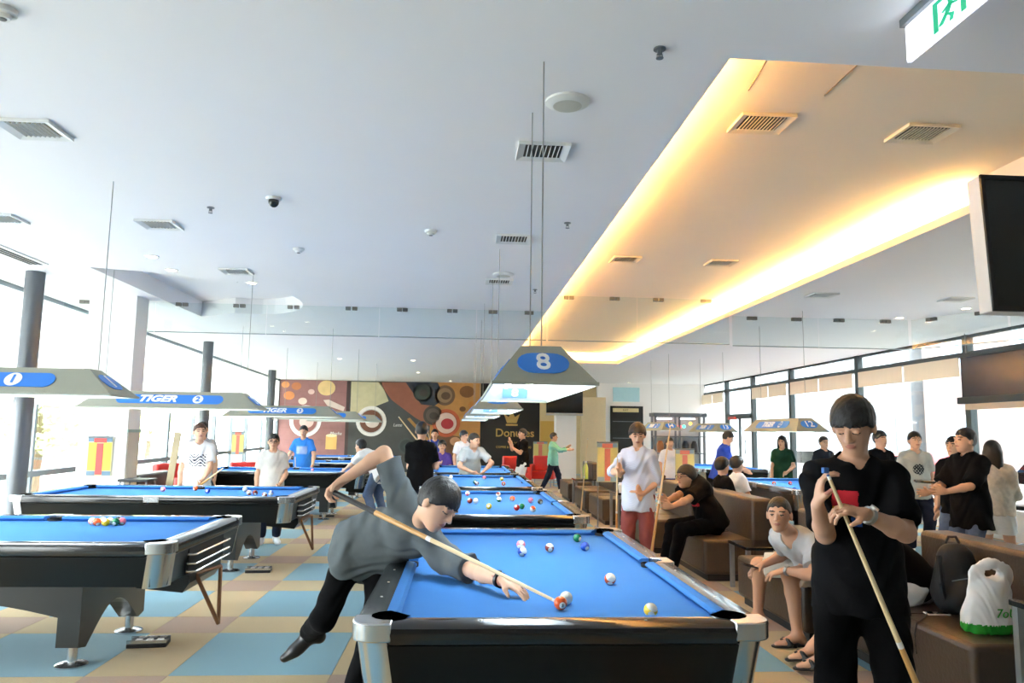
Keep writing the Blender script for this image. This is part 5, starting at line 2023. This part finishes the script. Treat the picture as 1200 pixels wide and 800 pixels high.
# dark display rack with coloured lights
rk = empty('display_rack', (5.95, 20.2, 0))
for sx in (-.68, -.02, .66):
    for sy in (0, .4):
        MB().b2((sx - .025, sy - .025, 0), (sx + .025, sy + .025, 2.08)).build('post', M_STEEL, rk)
for z in (.45, 1.0, 1.45):
    MB().b2((-.7, -.03, z), (.7, .43, z + .03)).build('shelf', M_STEEL, rk)
MB().b2((-.74, -.05, 2.0), (.74, .45, 2.1)).build('canopy', M_STEEL, rk)
MB().b2((-.66, .40, .1), (.66, .42, 2.0)).build('back_panel', mat('rack_grey', (176, 178, 176), .5), rk)
for i, (x, z, cc) in enumerate(((-.30, 1.82, (255, 150, 40)), (-.22, 1.76, (255, 120, 40)), (.30, 1.82, (255, 170, 60)), (.12, 1.74, (60, 200, 150)))):
    MB().ball((x, .05, z), .045, 12, 8).build('lamp', emit_mat('rack_light_%d' % i, cc, 2.5), rk, smooth=True)
MB().b2((-.16, .03, 1.70), (.04, .06, 1.76)).build('led_panel', emit_mat('rack_led', (255, 70, 80), 2.0), rk)
for x in (-.45, .2):
    MB().b2((x - .22, .0, 1.93), (x + .22, .06, 1.96)).build('strip_light', emit_mat('rack_strip', (240, 245, 255), 3.0), rk)
for x, z, cc in ((-.5, 1.03, (150, 96, 50)), (-.3, 1.03, (90, 90, 94)), (.2, 1.03, (40, 42, 46)), (.45, 1.03, (60, 60, 64)), (.1, .48, (200, 200, 204)), (-.4, .48, (170, 170, 176))):
    MB().lathe([(.001, 0), (.09, 0), (.09, .22), (.05, .32), (.001, .32)], (x, .2, z), 14).build('canister', mat('can_%d' % cc[0], cc, .4), rk, smooth=True)
tag(rk, 'dark metal display rack with coloured lights at the far right', 'rack')

# flat black boxes on the carpet under the left tables
def floor_box(px, py, rz, label):
    p = PZ(px, py, 0)
    root = empty('floor_box', (p.x, p.y, 0), rz)
    MB().b2((-.13, -.07, 0), (.13, .07, .03)).build('base', M_BLACK, root, bevel=.006)
    for sy in (-1, 1):
        MB().b2((-.13, sy * .06 - .006, .03), (.13, sy * .06 + .006, .05)).build('rail', M_CHROME, root)
    for k in range(3):
        MB().b2((-.085 + k * .07, -.03, .03), (-.045 + k * .07, .03, .042)).build('white_block', M_CUP, root)
    tag(root, label, 'box')


floor_box(174, 756, .12, 'flat black box with white blocks on the carpet under the leftmost table')
floor_box(303, 670, .1, 'flat black box on the carpet under the second left table')
floor_box(383, 605, .1, 'flat black box on the carpet under the third left table')

# high round table and stool by the right windows
o = empty('bar_table', (5.95, 9.0, 0))
MB().lathe([(.001, .98), (.33, .98), (.34, .995), (.33, 1.01), (.001, 1.01)], n=28).build('table_top', M_GLASSBLK, o, smooth=True)
MB().cyl((0, 0, .03), (0, 0, .98), .03, n=14).build('stem', M_GREY_LEG, o, smooth=True)
MB().lathe([(.001, .035), (.06, .035), (.22, .015), (.22, 0), (.001, 0)], n=24).build('base', M_GREY_LEG, o, smooth=True)
tag(o, 'tall round black table near the right windows', 'table')
for x, y, lb in ((5.6, 8.3, 'black bar stool behind the young man in the black tee'), (6.7, 8.6, 'black bar stool beside the girl in the floral top')):
    o = empty('bar_stool', (x, y, 0))
    MB().lathe([(.001, .70), (.17, .70), (.185, .72), (.18, .75), (.001, .755)], n=24).build('seat', M_BLACK, o, smooth=True)
    MB().cyl((0, 0, .03), (0, 0, .70), .024, n=12).build('stem', M_GREY_LEG, o, smooth=True)
    MB().lathe([(.001, .035), (.05, .035), (.19, .012), (.19, 0), (.001, 0)], n=24).build('base', M_GREY_LEG, o, smooth=True)
    MB().lathe([(.12, .28), (.13, .29), (.12, .30), (.11, .29), (.12, .28)], n=24).build('foot_ring', M_GREY_LEG, o, smooth=True)
    tag(o, lb, 'bar stool', 'bar stools by the right windows')
# white window ledge units
for i, (y0, y1) in enumerate(((6.0, 9.0), (9.35, 12.5), (12.9, 16.2))):
    o = empty('window_ledge', (8.5, (y0 + y1) / 2, 0))
    MB().b2((-.25, -(y1 - y0) / 2, .42), (.3, (y1 - y0) / 2, .47)).build('top', M_WALL, o, bevel=.006)
    MB().b2((-.2, -(y1 - y0) / 2 + .05, 0), (.3, (y1 - y0) / 2 - .05, .42)).build('cabinet', M_WALL, o)
    tag(o, 'low white ledge under the right windows, %s' % ('nearest', 'middle', 'farthest')[i] + ' of three', 'ledge', 'white window ledges')

# ---------------------------------------------------------------- outside
def tree(x, y, h, r, label, c):
    root = empty('tree', (x, y, -.3))
    MB().tube([(0, 0, 0), (.05, .1, h * .3), (-.05, .0, h * .6)], [.16, .12, .07], 8).build('trunk', mat('bark', (120, 104, 86), .9), root, smooth=True)
    rr_ = random.Random(int(x * 10) + int(y * 7))
    lf = MB()
    for k in range(1300):
        while True:
            a_, b_, c_ = rr_.uniform(-1, 1), rr_.uniform(-1, 1), rr_.uniform(-1, 1)
            if a_ * a_ + b_ * b_ + c_ * c_ < 1:
                break
        p = Vector((a_ * r, b_ * r, h * .62 + c_ * h * .42))
        d1 = Vector((rr_.uniform(-1, 1), rr_.uniform(-1, 1), rr_.uniform(-.6, .6))).normalized() * .16
        d2 = d1.orthogonal().normalized() * .08
        lf.add([p - d1, p + d2, p + d1, p - d2], [(0, 1, 2, 3)])
    me = bpy.data.meshes.new('foliage')
    me.from_pydata(lf.v, [], lf.f)
    me.materials.append(mat('leaf_%d' % c[0], c, .7, var=.2, scale=1))
    fo = bpy.data.objects.new('foliage', me)
    COL.objects.link(fo)
    fo.parent = root
    fo['kind'] = 'stuff'
    tag(root, label, 'tree', 'trees outside the left windows')


for i, (x, y, hh, r) in enumerate(((-11.5, 13.5, 4.2, 1.8), (-13, 17.5, 4.6, 2.0), (-11.8, 22, 4.3, 1.9), (-12.5, 27, 4.8, 2.2), (-14, 32, 5, 2.4), (-16, 40, 5, 2.6))):
    tree(x, y, hh, r, 'leafy green tree outside the left windows, %s' % ('nearest', 'second nearest', 'third nearest', 'third from farthest', 'second farthest', 'farthest')[i], (186 + i, 206, 150))


def facade(x, y0, y1, h, label, c, rows=3, cols=5):
    root = empty('building', (x, (y0 + y1) / 2, -.3))
    w = (y1 - y0) / 2
    MB().b2((0, -w, 0), (6, w, h)).build('wall', mat('facade_%d' % c[0], c, .9, var=.05, scale=1), root)
    MB().b2((-.2, -w - .2, h), (6.2, w + .2, h + .2)).build('roof', mat('roof_grey', (190, 190, 188), .9), root)
    first = None
    for r_ in range(rows):
        for k in range(cols):
            yy = -w + (2 * w) * (k + .5) / cols
            zz = 1.2 + r_ * (h - 1.2) / rows
            if first is None:
                first = MB().b2((-.04, -.5, 0), (0, .5, 1.3)).build('window', mat('facade_glass', (150, 176, 190), .15), root, loc=(0, yy, zz))
            else:
                dup(first, root, (0, yy, zz))
    tag(root, label, 'building', 'buildings across the street')
    return root


facade(15, -12, 7.5, 10, 'grey building across the street, nearest', (116, 114, 112), 3, 6)
facade(15, 8.2, 23.5, 9, 'pinkish building across the street behind the blue sign', (132, 118, 114), 3, 5)
facade(15, 24.2, 42, 11, 'bluish grey building across the street', (112, 118, 122), 4, 6)
facade(16, 43, 75, 9, 'farthest grey building across the street', (118, 118, 116), 3, 9)
sg_ = MB().b2((0, -.5, 0), (.08, .5, .4)).build('street_sign', mat('street_sign_blue', (90, 120, 170), .6), None, loc=(12.9, 14.6, 2.0))
MB().cyl((.05, 0, -2.3), (.05, 0, 0), .05, n=8).build('post', M_ALU, sg_)
tag(sg_, 'blue street sign outside the right windows', 'sign')
for i, (y, c) in enumerate(((24, (206, 206, 210)), (19.2, (190, 60, 60)), (13.5, (214, 214, 216)))):
    o = empty('parked_car', (11.8, y, -.3), math.pi / 2)
    body = [(-2.1, .25), (2.1, .25), (2.15, .7), (1.3, .9), (.7, 1.4), (-1.2, 1.42), (-1.9, .95), (-2.15, .8)]
    MB().prism(body, lambda u, v, w: (u, w, v), -.8, .8).build('body', mat('car_%d_%d' % (c[0], c[1]), c, .3, coat=.5), o, bevel=.06)
    gl_ = [(1.15, .95), (.65, 1.34), (-1.12, 1.36), (-1.6, .98)]
    MB().prism(gl_, lambda u, v, w: (u, w, v), -.81, .81).build('windows', M_GLASSBLK, o)
    for sx in (-1.3, 1.3):
        for sy in (-.8, .8):
            MB().cyl((sx, sy - .1, .32), (sx, sy + .1, .32), .32, n=18).build('wheel', M_BLACK, o)
    tag(o, ['silver', 'red', 'white'][i] + ' car parked outside the right windows', 'car', 'parked cars')
# ================================================================ PEOPLE IN THE HALL
M_BLKTEE = cloth('black', (13, 13, 15))
M_BLKPANT = cloth('black_pant', (12, 12, 14))
M_GREYTEE = cloth('charcoal_grey', (88, 94, 97))
M_LGREY = cloth('light_grey', (178, 180, 184))
M_WHITE = cloth('white', (232, 232, 232))
M_NAVY = cloth('navy', (38, 42, 58))
M_JEANS = cloth('jeans', (84, 100, 128), .2)
M_SHOE_B = mat('shoe_black', (24, 23, 23), .35)
M_SHOE_W = mat('shoe_white', (220, 220, 218), .6)
M_WOOD_B = mat('cue_wood', (206, 156, 92), .35, var=.12, scale=20, coat=.3)
M_SHAFT = mat('cue_maple', (222, 196, 150), .4, var=.08, scale=20, coat=.2)
M_WRAP = mat('cue_wrap', (48, 46, 46), .7, var=.2, scale=80)
M_STEELW = mat('watch_steel', (170, 170, 166), .3, .8)

# --- the player stretched over the nearest table
tipP = Vector((.425, 3.30, .812))
buttP = P(392, 577, 4.12)
pel = P(431, 640, 4.42)
nb_ = P(510, 606, 4.02)
uv = V3(nb_ - pel)
JP = make_person('person', 'young man in grey tee and black trousers stretched over the nearest table, one leg raised', pel, 35, M_GREYTEE, M_BLKPANT, h=1.72, vox=.0065,
                 uvec=uv, rvec=(-.75, .35, .45), hoff=P(513, 591, 3.82), hvec=(.62, -.50, -.55), hup=(.30, .1, 1), shoulder_shift={'L': (.07, -.12, -.02)}, leg_r=.88,
                 hands={'R': dict(t=P(404, 561, 4.12), pole=(-.1, .2, 1), d=(-.75, .1, -.65), n=(.3, -.35, -.8), side=(.3, -.9, .2), curl=1.35, spread=.5),
                        'L': dict(t=P(598, 684, 3.53), pole=(.2, .5, -.2), d=(.80, -.50, -.30), n=(-.1, 0, -1), side=(-.5, -.8, .3), curls=(.35, .5, .6, .6), spread=2.0)},
                 feet={'R': dict(t=P(362, 742, 4.78), pole=(.3, -1, .2), d=(-.88, -.15, -.45), u=(-.3, 0, .9)), 'L': dict(t=(-.56, 4.3, .085), pole=(.6, -1, 0), d=(.4, -.9, 0))},
                 shoes=M_SHOE_B, hair='fringe', lids=True, hem=.11, loose=.014, sleeve=.80, drape=.16)
watch(JP, 'L', M_BLACK, mat('watch_green', (40, 60, 52), .3))
cue('cue_stick', 'pale wooden cue held by the leaning player, tip at the orange ball', buttP, tipP, M_WOOD_B, M_WRAP, M_SHAFT)


# --- man in black at the right, chalking his cue
def print_black(a, f, u):
    mi = np.zeros(len(a), int)
    ok = f > 0
    mi[ok & (a > .0) & (a < .105) & (u > .33) & (u < .395)] = 1
    mi[ok & (a > .055) & (a < .105) & (u > .298) & (u <= .33)] = 2
    mi[ok & (a > -.01) & (a < .03) & (u > .245) & (u < .285)] = 3
    mi[ok & (a > -.03) & (a < .045) & (u > .308) & (u < .316)] = 4
    return mi


JB = make_person('person', 'young man in black tee with red and yellow print chalking his cue at the right', (1.74, 3.26, .905), -22, [M_BLKTEE, cloth('print_red', (176, 40, 48)), cloth('print_yellow', (232, 178, 30)), cloth('print_blue', (50, 90, 160)), M_WHITE], M_BLKPANT,
                 h=1.72, vox=.0065, head=(-20, -27), hair='fringe', lids=True, sleeve=.85, hem=.12, loose=.014, shirt_print=print_black, skin=mat('skin_mid', (198, 152, 124), .55, var=.05), neckfwd=.22,
                 hands={'R': dict(t=P(958, 592, 3.0), pole=(.1, -.1, -1), d=(.15, -.05, 1), n=(.9, -.2, .1), side=(.2, -.9, .2), curl=1.0, spread=.3),
                        'L': dict(t=P(1014, 602, 2.94), pole=(.9, .25, -.5), d=(-1, -.1, .22), n=(-.1, .4, -.9), side=(-.1, -.5, .8), curl=1.15, spread=.3)},
                 shoes=M_SHOE_B)
watch(JB, 'L', M_STEELW, mat('watch_dial', (210, 206, 196), .3, .3))
cue('cue_stick', 'pale wooden cue held upright by the man in the black printed tee', P(1133, 940, 3.02), P(970, 556, 2.92), M_WOOD_B, M_SHAFT, M_SHAFT)
ck = MB().box((0, 0, 0), (.022, .022, .022)).build('chalk_cube', mat('chalk_blue', (70, 110, 170), .9), None, bevel=.002, loc=P(967, 551, 2.92))
tag(ck, 'small blue chalk cube between the fingers of the man in black', 'chalk')

# --- seated young man in grey with a phone
JG = make_person('person', 'young man in light grey tee and white shorts sitting forward with a phone', P(966, 666, 5.80), -66, M_LGREY, cloth('offwhite', (214, 212, 206)), h=1.72, vox=.0075,
                 uvec=V3(P(928, 628, 5.56) - P(966, 666, 5.80)), hoff=P(913, 603, 5.49), hvec=(-.55, -.82, -.06), hair='crop', seated=True, bottom_len=.88, hem=.06,
                 hands={'R': dict(t=P(893, 662, 5.85), pole=(.3, .6, -.6), d=(-.9, -.2, -.3), n=(.1, -.3, -1), side=(0, -.9, .2), curl=.9, spread=.4),
                        'L': dict(t=P(920, 668, 5.5), pole=(.2, -.9, -.3), d=(-.85, .35, -.3), n=(0, .2, -1), side=(0, .9, .2), curl=.7, spread=.5)},
                 feet={'R': dict(t=(2.46, 6.22, .085), pole=(-.8, .2, 1), d=(-1, .05, 0)), 'L': dict(t=(2.50, 5.58, .085), pole=(-.8, -.2, 1), d=(-1, -.15, 0))},
                 shoes=M_SHOE_B, sandals=True, skin=mat('skin_mid', (198, 152, 124), .55, var=.05))
watch(JG, 'L', M_STEELW, mat('watch_dial', (210, 206, 196), .3, .3))
q = JG['wr']['R']
ph = MB().b2((-.075, -.037, 0), (.075, .037, .009)).build('phone', M_BLACK, None, bevel=.003, loc=(q[0] - .10, q[1] - .03, q[2] - .005), rot=(.1, .2, .3))
MB().b2((-.069, -.033, .009), (.069, .033, .0096)).build('screen', M_GLASSBLK, ph)
tag(ph, 'dark phone in the hand of the seated young man in grey', 'phone')

# --- person almost hidden behind the man in black
JH = make_person('person', 'seated person in black tee and white shorts mostly hidden behind the man in black', (3.10, 5.08, .55), -88, M_BLKTEE, M_WHITE, h=1.70, vox=.010,
                 uvec=(-.42, -.03, .50), hvec=(-.8, -.3, -.4), seated=True, bottom_len=.85, hem=.05,
                 hands={'R': dict(t=(2.55, 5.2, .58), pole=(0, 1, -.2)), 'L': dict(t=(2.58, 4.98, .58), pole=(.2, -1, -.1))},
                 feet={'R': dict(t=(2.42, 5.16, .115), pole=(-.7, 0, 1), d=(-1, -.05, -.05)), 'L': dict(t=(2.36, 4.98, .085), pole=(-.7, 0, 1), d=(-1, -.1, 0))},
                 shoes=M_SHOE_B, sandals=True)

# --- man in black hoodie on the sofa
JK = make_person('person', 'man in black hoodie and glasses sitting on the sofa holding a cue', (2.84, 8.42, .55), -85, [M_BLKTEE, cloth('print_red', (176, 40, 48))], M_BLKPANT, h=1.70, vox=.009, uvec=(-.40, -.04, .90),
                 hoff=P(804, 559, 8.36), hvec=(-.95, -.25, -.03), hair='puff', seated=True, hem=.05, sleeve=.85, loose=.03, collar=True,
                 shirt_print=lambda a, f, u: ((f > 0) & (np.abs(a + .02) < .09) & (u > .26) & (u < .30)).astype(int),
                 hands={'R': dict(t=P(779, 588, 8.2), pole=(.3, .9, -.5), d=(-1, 0, .2), curl=1.3), 'L': dict(t=P(781, 597, 7.98), pole=(.5, -.6, -.8), d=(-1, 0, .1), curl=1.3)},
                 feet={'R': dict(t=(2.34, 8.62, .085), d=(-1, .1, 0), pole=(-.8, .1, 1)), 'L': dict(t=(2.32, 8.26, .085), d=(-1, -.1, 0), pole=(-.8, -.1, 1))}, shoes=M_SHOE_B)
glasses(JK, M_BLACK)
cue('cue_stick', 'wooden cue held between the knees of the man in the black hoodie', P(759, 676, 7.78), P(786, 497, 7.92), M_WOOD_B, M_WOOD_B, M_SHAFT)

# --- man in striped shirt
M_STRIPE = mat('striped_shirt', (184, 192, 212), .85, var=.03)
_nt = M_STRIPE.node_tree
_w = _nt.nodes.new('ShaderNodeTexWave')
_w.bands_direction = 'DIAGONAL'
_w.inputs['Scale'].default_value = 45
_tc = _nt.nodes.new('ShaderNodeTexCoord')
_nt.links.new(_tc.outputs['Object'], _w.inputs['Vector'])
_mx = _nt.nodes.new('ShaderNodeMix')
_mx.data_type = 'RGBA'
_mx.inputs[6].default_value = lin((178, 188, 212))
_mx.inputs[7].default_value = lin((206, 210, 224))
_nt.links.new(_w.outputs['Fac'], _mx.inputs[0])
_nt.links.new(_mx.outputs[2], _nt.nodes['Principled BSDF'].inputs['Base Color'])
px_ = P(748, 540, 8.05)
JS = make_person('person', 'man in pale blue striped shirt and dusty red trousers, hand on his hip', (px_.x, 8.05, .875), -30, M_STRIPE, cloth('dusty_red', (150, 82, 80)), h=1.63, vox=.009, head=(20, -18), hair='puff', sleeve=1.15, collar=True, hem=.17,
                 hands={'R': dict(t=P(730, 553, 7.8), pole=(-.8, .3, -.6), d=(-.6, -.3, .3), curl=1.1), 'L': dict(t=P(753, 579, 7.9), pole=(1, .3, .1), d=(-.8, -.4, .3), curl=1.0)},
                 shoes=M_SHOE_B)
cue('cue_stick', 'wooden cue hanging from the hand of the man in the striped shirt', P(722, 660, 7.9), P(723.5, 535, 7.78), M_WOOD_B, M_WOOD_B, M_SHAFT)


def gp(label, px, Y, h, yaw, top, bottom, vox=.0125, **k):
    x = P(px, 530, Y).x
    zz = .905 * h / 1.72
    lean = k.get('lean', 0)
    return make_person('person', label, (x, Y, zz - (.05 if lean > 25 else 0)), yaw, top, bottom, h=h, vox=vox, shoes=k.pop('shoes', M_SHOE_W), **k)


FRONT = lambda x=.0, f=.3, z=-.22: dict(l=(x, f, z), curl=.9)


def squiggle(a, f, u):
    return ((f > 0) & (np.abs(a) < .11) & (u > .20) & (u < .36) & (np.sin(u * 150 + 4 * np.sin(a * 40)) > .35)).astype(int)


def disc_print(a, f, u):
    return ((f > 0) & (a * a + (u - .28) ** 2 < .075 ** 2) & (np.sin(a * 160) * np.sin(u * 140) > -.5)).astype(int)


# left side of the hall
gp('woman in white printed tee with brown hair behind second left table', 233, 10.35, 1.60, 12, [M_WHITE, M_NAVY], M_JEANS, vox=.011, hair='tail', hairm=M_HAIRB, shirt_print=squiggle, head=(18, 0), hands={'L': FRONT(-.05, .25, -.42)})
gp('person mostly hidden behind the woman in white, only dark hair showing', 236, 12.0, 1.63, 20, M_LGREY, M_JEANS, hair='short')
J_ = gp('young man in cream tee and glasses by the second left table', 320, 10.5, 1.47, 15, cloth('cream_tee', (214, 210, 202)), M_NAVY, vox=.011, head=(-5, -5), hands={'L': FRONT(-.02, .2, -.40)})
glasses(J_, M_BLACK)
gp('young man in bright blue printed tee behind the third left table', 355, 15.3, 1.61, -5, [cloth('bright_blue', (56, 128, 214)), M_WHITE], M_NAVY, shirt_print=squiggle, head=(5, -8), hands={'R': dict(l=(.1, .25, -.38)), 'L': dict(l=(.12, .2, -.44))})
gp('young man in white tee and jeans bending over the third left table, back to us', 447, 12.9, 1.68, -130, M_WHITE, M_JEANS, vox=.011, lean=52, hands={'R': dict(l=(.0, .45, -.30)), 'L': dict(l=(-.05, .50, -.30))}, head=(10, -5))
gp('young man in black tee seen from behind, left of the middle tables', 493, 10.3, 1.66, 165, M_BLKTEE, M_NAVY, vox=.010, head=(15, -10), hands={'R': FRONT(-.05, .28, -.25), 'L': FRONT(-.1, .25, -.28)})
gp('person in royal blue tee half hidden behind the man in black by the mural', 509, 17.5, 1.58, 0, cloth('royal_blue', (52, 70, 150)), M_NAVY)
JV = gp('young man in white tee standing behind the one in pale grey', 543, 15.2 + 1.3, 1.56, 20, M_WHITE, M_NAVY, head=(40, -10))
gp('young man in pale grey tee leaning on the third middle table, looking right', 551, 13.15, 1.66, 10, cloth('pale_grey', (186, 190, 188)), M_NAVY, vox=.011, lean=32, head=(45, -8), hands={'R': dict(t=P(553, 553, 12.75), pole=(-1, .2, 0)), 'L': dict(t=P(566, 553, 12.8), pole=(1, .2, 0))})
gp('young man in black tee and white shorts standing in profile before the red chairs', 613, 17.6, 1.62, -75, M_BLKTEE, M_WHITE, bottom_len=.8, hands={'R': dict(l=(-.05, .30, -.02), d=(-.2, 0, 1)), 'L': dict(l=(-.1, .3, -.1), d=(-.2, 0, 1))})
gp('person in teal long-sleeved top striding right with arms held out', 648, 19.3, 1.54, 75, cloth('teal', (128, 194, 184)), M_NAVY, sleeve=1.85, hands={'R': dict(l=(0, .45, -.12)), 'L': dict(l=(-.1, .4, -.05))}, feet={'R': dict(l=(0, -.28)), 'L': dict(l=(0, .2))})
JQ = make_person('person', 'seated person in purple top holding a cue between the middle tables', P(517, 563, 16.6).to_tuple()[:2] + (.55,), 5, cloth('purple', (92, 70, 150)), M_NAVY, h=1.66, vox=.0125, seated=True, hair='puff', hem=.05,
                 feet={'R': dict(l=(.03, .42)), 'L': dict(l=(.03, .42))}, hands={'R': FRONT(-.05, .3, -.15), 'L': FRONT(-.05, .3, -.3)}, shoes=M_SHOE_W)
ch = empty('wooden_chair', (JQ['pel'][0], JQ['pel'][1] + .02, 0), 0)
M_CHW = mat('chair_wood', (196, 150, 100), .5, var=.12)
MB().b2((-.22, -.24, .40), (.22, .22, .43)).build('seat', M_CHW, ch, bevel=.008)
MB().b2((-.22, .24, .5), (.22, .27, .92)).build('backrest', M_CHW, ch, bevel=.01)
for sx in (-1, 1):
    for sy, zt in ((-.22, .40), (.255, .9)):
        MB().cyl((sx * .2, sy, 0), (sx * .2, sy, zt), .016, n=8).build('leg', M_CHW, ch)
tag(ch, 'wooden chair under the seated person in purple', 'chair')
cue('cue_stick', 'wooden cue held by the seated person in purple', Vector(JQ['wr']['R']) + Vector((.12, -.1, -.55)), Vector(JQ['wr']['R']) + Vector((-.25, -.05, .75)), M_WOOD_B, M_WOOD_B, M_SHAFT)
# cues in far hands and on furniture
cue('cue_stick', 'cue leaning on the brown sofa beyond the cup table', (2.36, 14.75, .0), (2.46, 14.55, 1.42), M_SHAFT, M_SHAFT, M_SHAFT)
cue('cue_stick', 'cue held by the woman in the white printed tee', P(232, 570, 10.1), P(262, 548, 9.95), M_WOOD_B, M_WOOD_B, M_SHAFT)
cue('cue_stick', 'cue held upright by the young man in the bright blue tee', (P(348, 560, 15.0).x, 15.0, .0), P(346, 535, 15.0), M_WOOD_B, M_WOOD_B, M_SHAFT)
cue('cue_stick', 'cue held by the young man in black seen from behind', P(508, 540, 10.62), P(467, 488, 10.5), M_WOOD_B, M_WOOD_B, M_SHAFT)

# right side of the hall
gp('young man in white polo and brown trousers far behind the striped shirt', 785, 14.6, 1.47, 0, [cloth('white_polo', (226, 228, 236)), cloth('polo_hem', (60, 90, 180))], cloth('brown_pant', (96, 74, 56)), collar=True, shirt_print=lambda a, f, u: (u < -.11).astype(int))
gp('man in bright blue tee bending over the far right table, seen from the side', 842, 13.2, 1.63, 80, cloth('strong_blue', (44, 74, 178)), M_NAVY, vox=.011, lean=14, head=(0, -30), hands={'R': FRONT(0, .3, -.35), 'L': FRONT(0, .32, -.33)})
for px, yy, lb, hz in ((851, 10.2, 'person with black hair seated on the facing-away sofa, left of two', .0), (868, 10.85, 'person in white collar seated on the facing-away sofa, right of two', .0)):
    x = P(px, 562, yy + .15).x
    make_person('person', lb, (x, yy + .15, .47), 95, M_BLKTEE if px < 860 else M_WHITE, M_NAVY, h=1.60, vox=.011, seated=True, uvec=(-.12, 0, 1), head=(10, -5), hair='puff', hem=.05,
                feet={'R': dict(l=(.02, .30)), 'L': dict(l=(.02, .30))}, hands={'R': FRONT(0, .3, -.35), 'L': FRONT(0, .3, -.35)}, shoes=M_SHOE_W, collar=px > 860)
gp('girl with long dark hair in dark green top by the right windows', 917, 13.9, 1.54, -40, cloth('dark_green', (34, 66, 48)), M_NAVY, hair='long', head=(0, -5), hands={'L': FRONT(0, .22, -.38)})
J_ = gp('young man in dark tee and glasses behind the table at the right', 965, 13.4, 1.54, 10, cloth('slate_black', (40, 44, 52)), M_NAVY)
glasses(J_, M_BLACK)
gp('young man in black tee just behind the shoulder of the man chalking', 1031, 10.2, 1.63, 10, M_BLKTEE, M_NAVY, vox=.011, head=(10, -5))
gp('young man in light grey tee with a round dark print by the right windows', 1072, 9.7, 1.62, -12, [cloth('heather', (176, 178, 172)), cloth('print_dark', (50, 54, 58))], M_NAVY, vox=.010, shirt_print=disc_print)
gp('young man in black tee and jeans turned left with forearms raised, at the right', 1134, 7.1, 1.64, -80, M_BLKTEE, M_JEANS, vox=.009, hair='short', hem=.2, loose=.03, sleeve=.95, hands={'R': dict(l=(-.02, .38, -.30), d=(-1, -.1, 0), curl=.5), 'L': dict(l=(-.04, .40, -.27), d=(-1, -.1, .1), curl=.5)}, head=(-8, 0))
gp('person in black tee almost hidden behind the young man with raised forearms', 1119, 8.1, 1.56, -60, M_BLKTEE, M_JEANS, vox=.011, hair='short')
gp('girl with long dark hair in floral top and white shorts seen from behind', 1163, 7.5, 1.52, 140, mat('floral', (214, 204, 190), .85, var=.35, scale=22), M_WHITE, vox=.009, hair='long', bottom_len=.62, hem=.05, sleeve=1.4, leg_r=.95, hands={'R': FRONT(-.05, .28, -.3), 'L': FRONT(-.05, .3, -.3)})
# ---------------------------------------------------------------- lettering becomes plain meshes
bpy.context.view_layer.update()
_dg = bpy.context.evaluated_depsgraph_get()
for o in [o for o in COL.objects if o.type == 'FONT']:
    me = bpy.data.meshes.new_from_object(o.evaluated_get(_dg))
    nm = o.name
    o.name = 'old_text'
    n = bpy.data.objects.new(nm, me)
    COL.objects.link(n)
    n.parent = o.parent
    n.matrix_parent_inverse = o.matrix_parent_inverse.copy()
    n.location, n.rotation_euler, n.scale = o.location, o.rotation_euler, o.scale
    bpy.data.objects.remove(o)
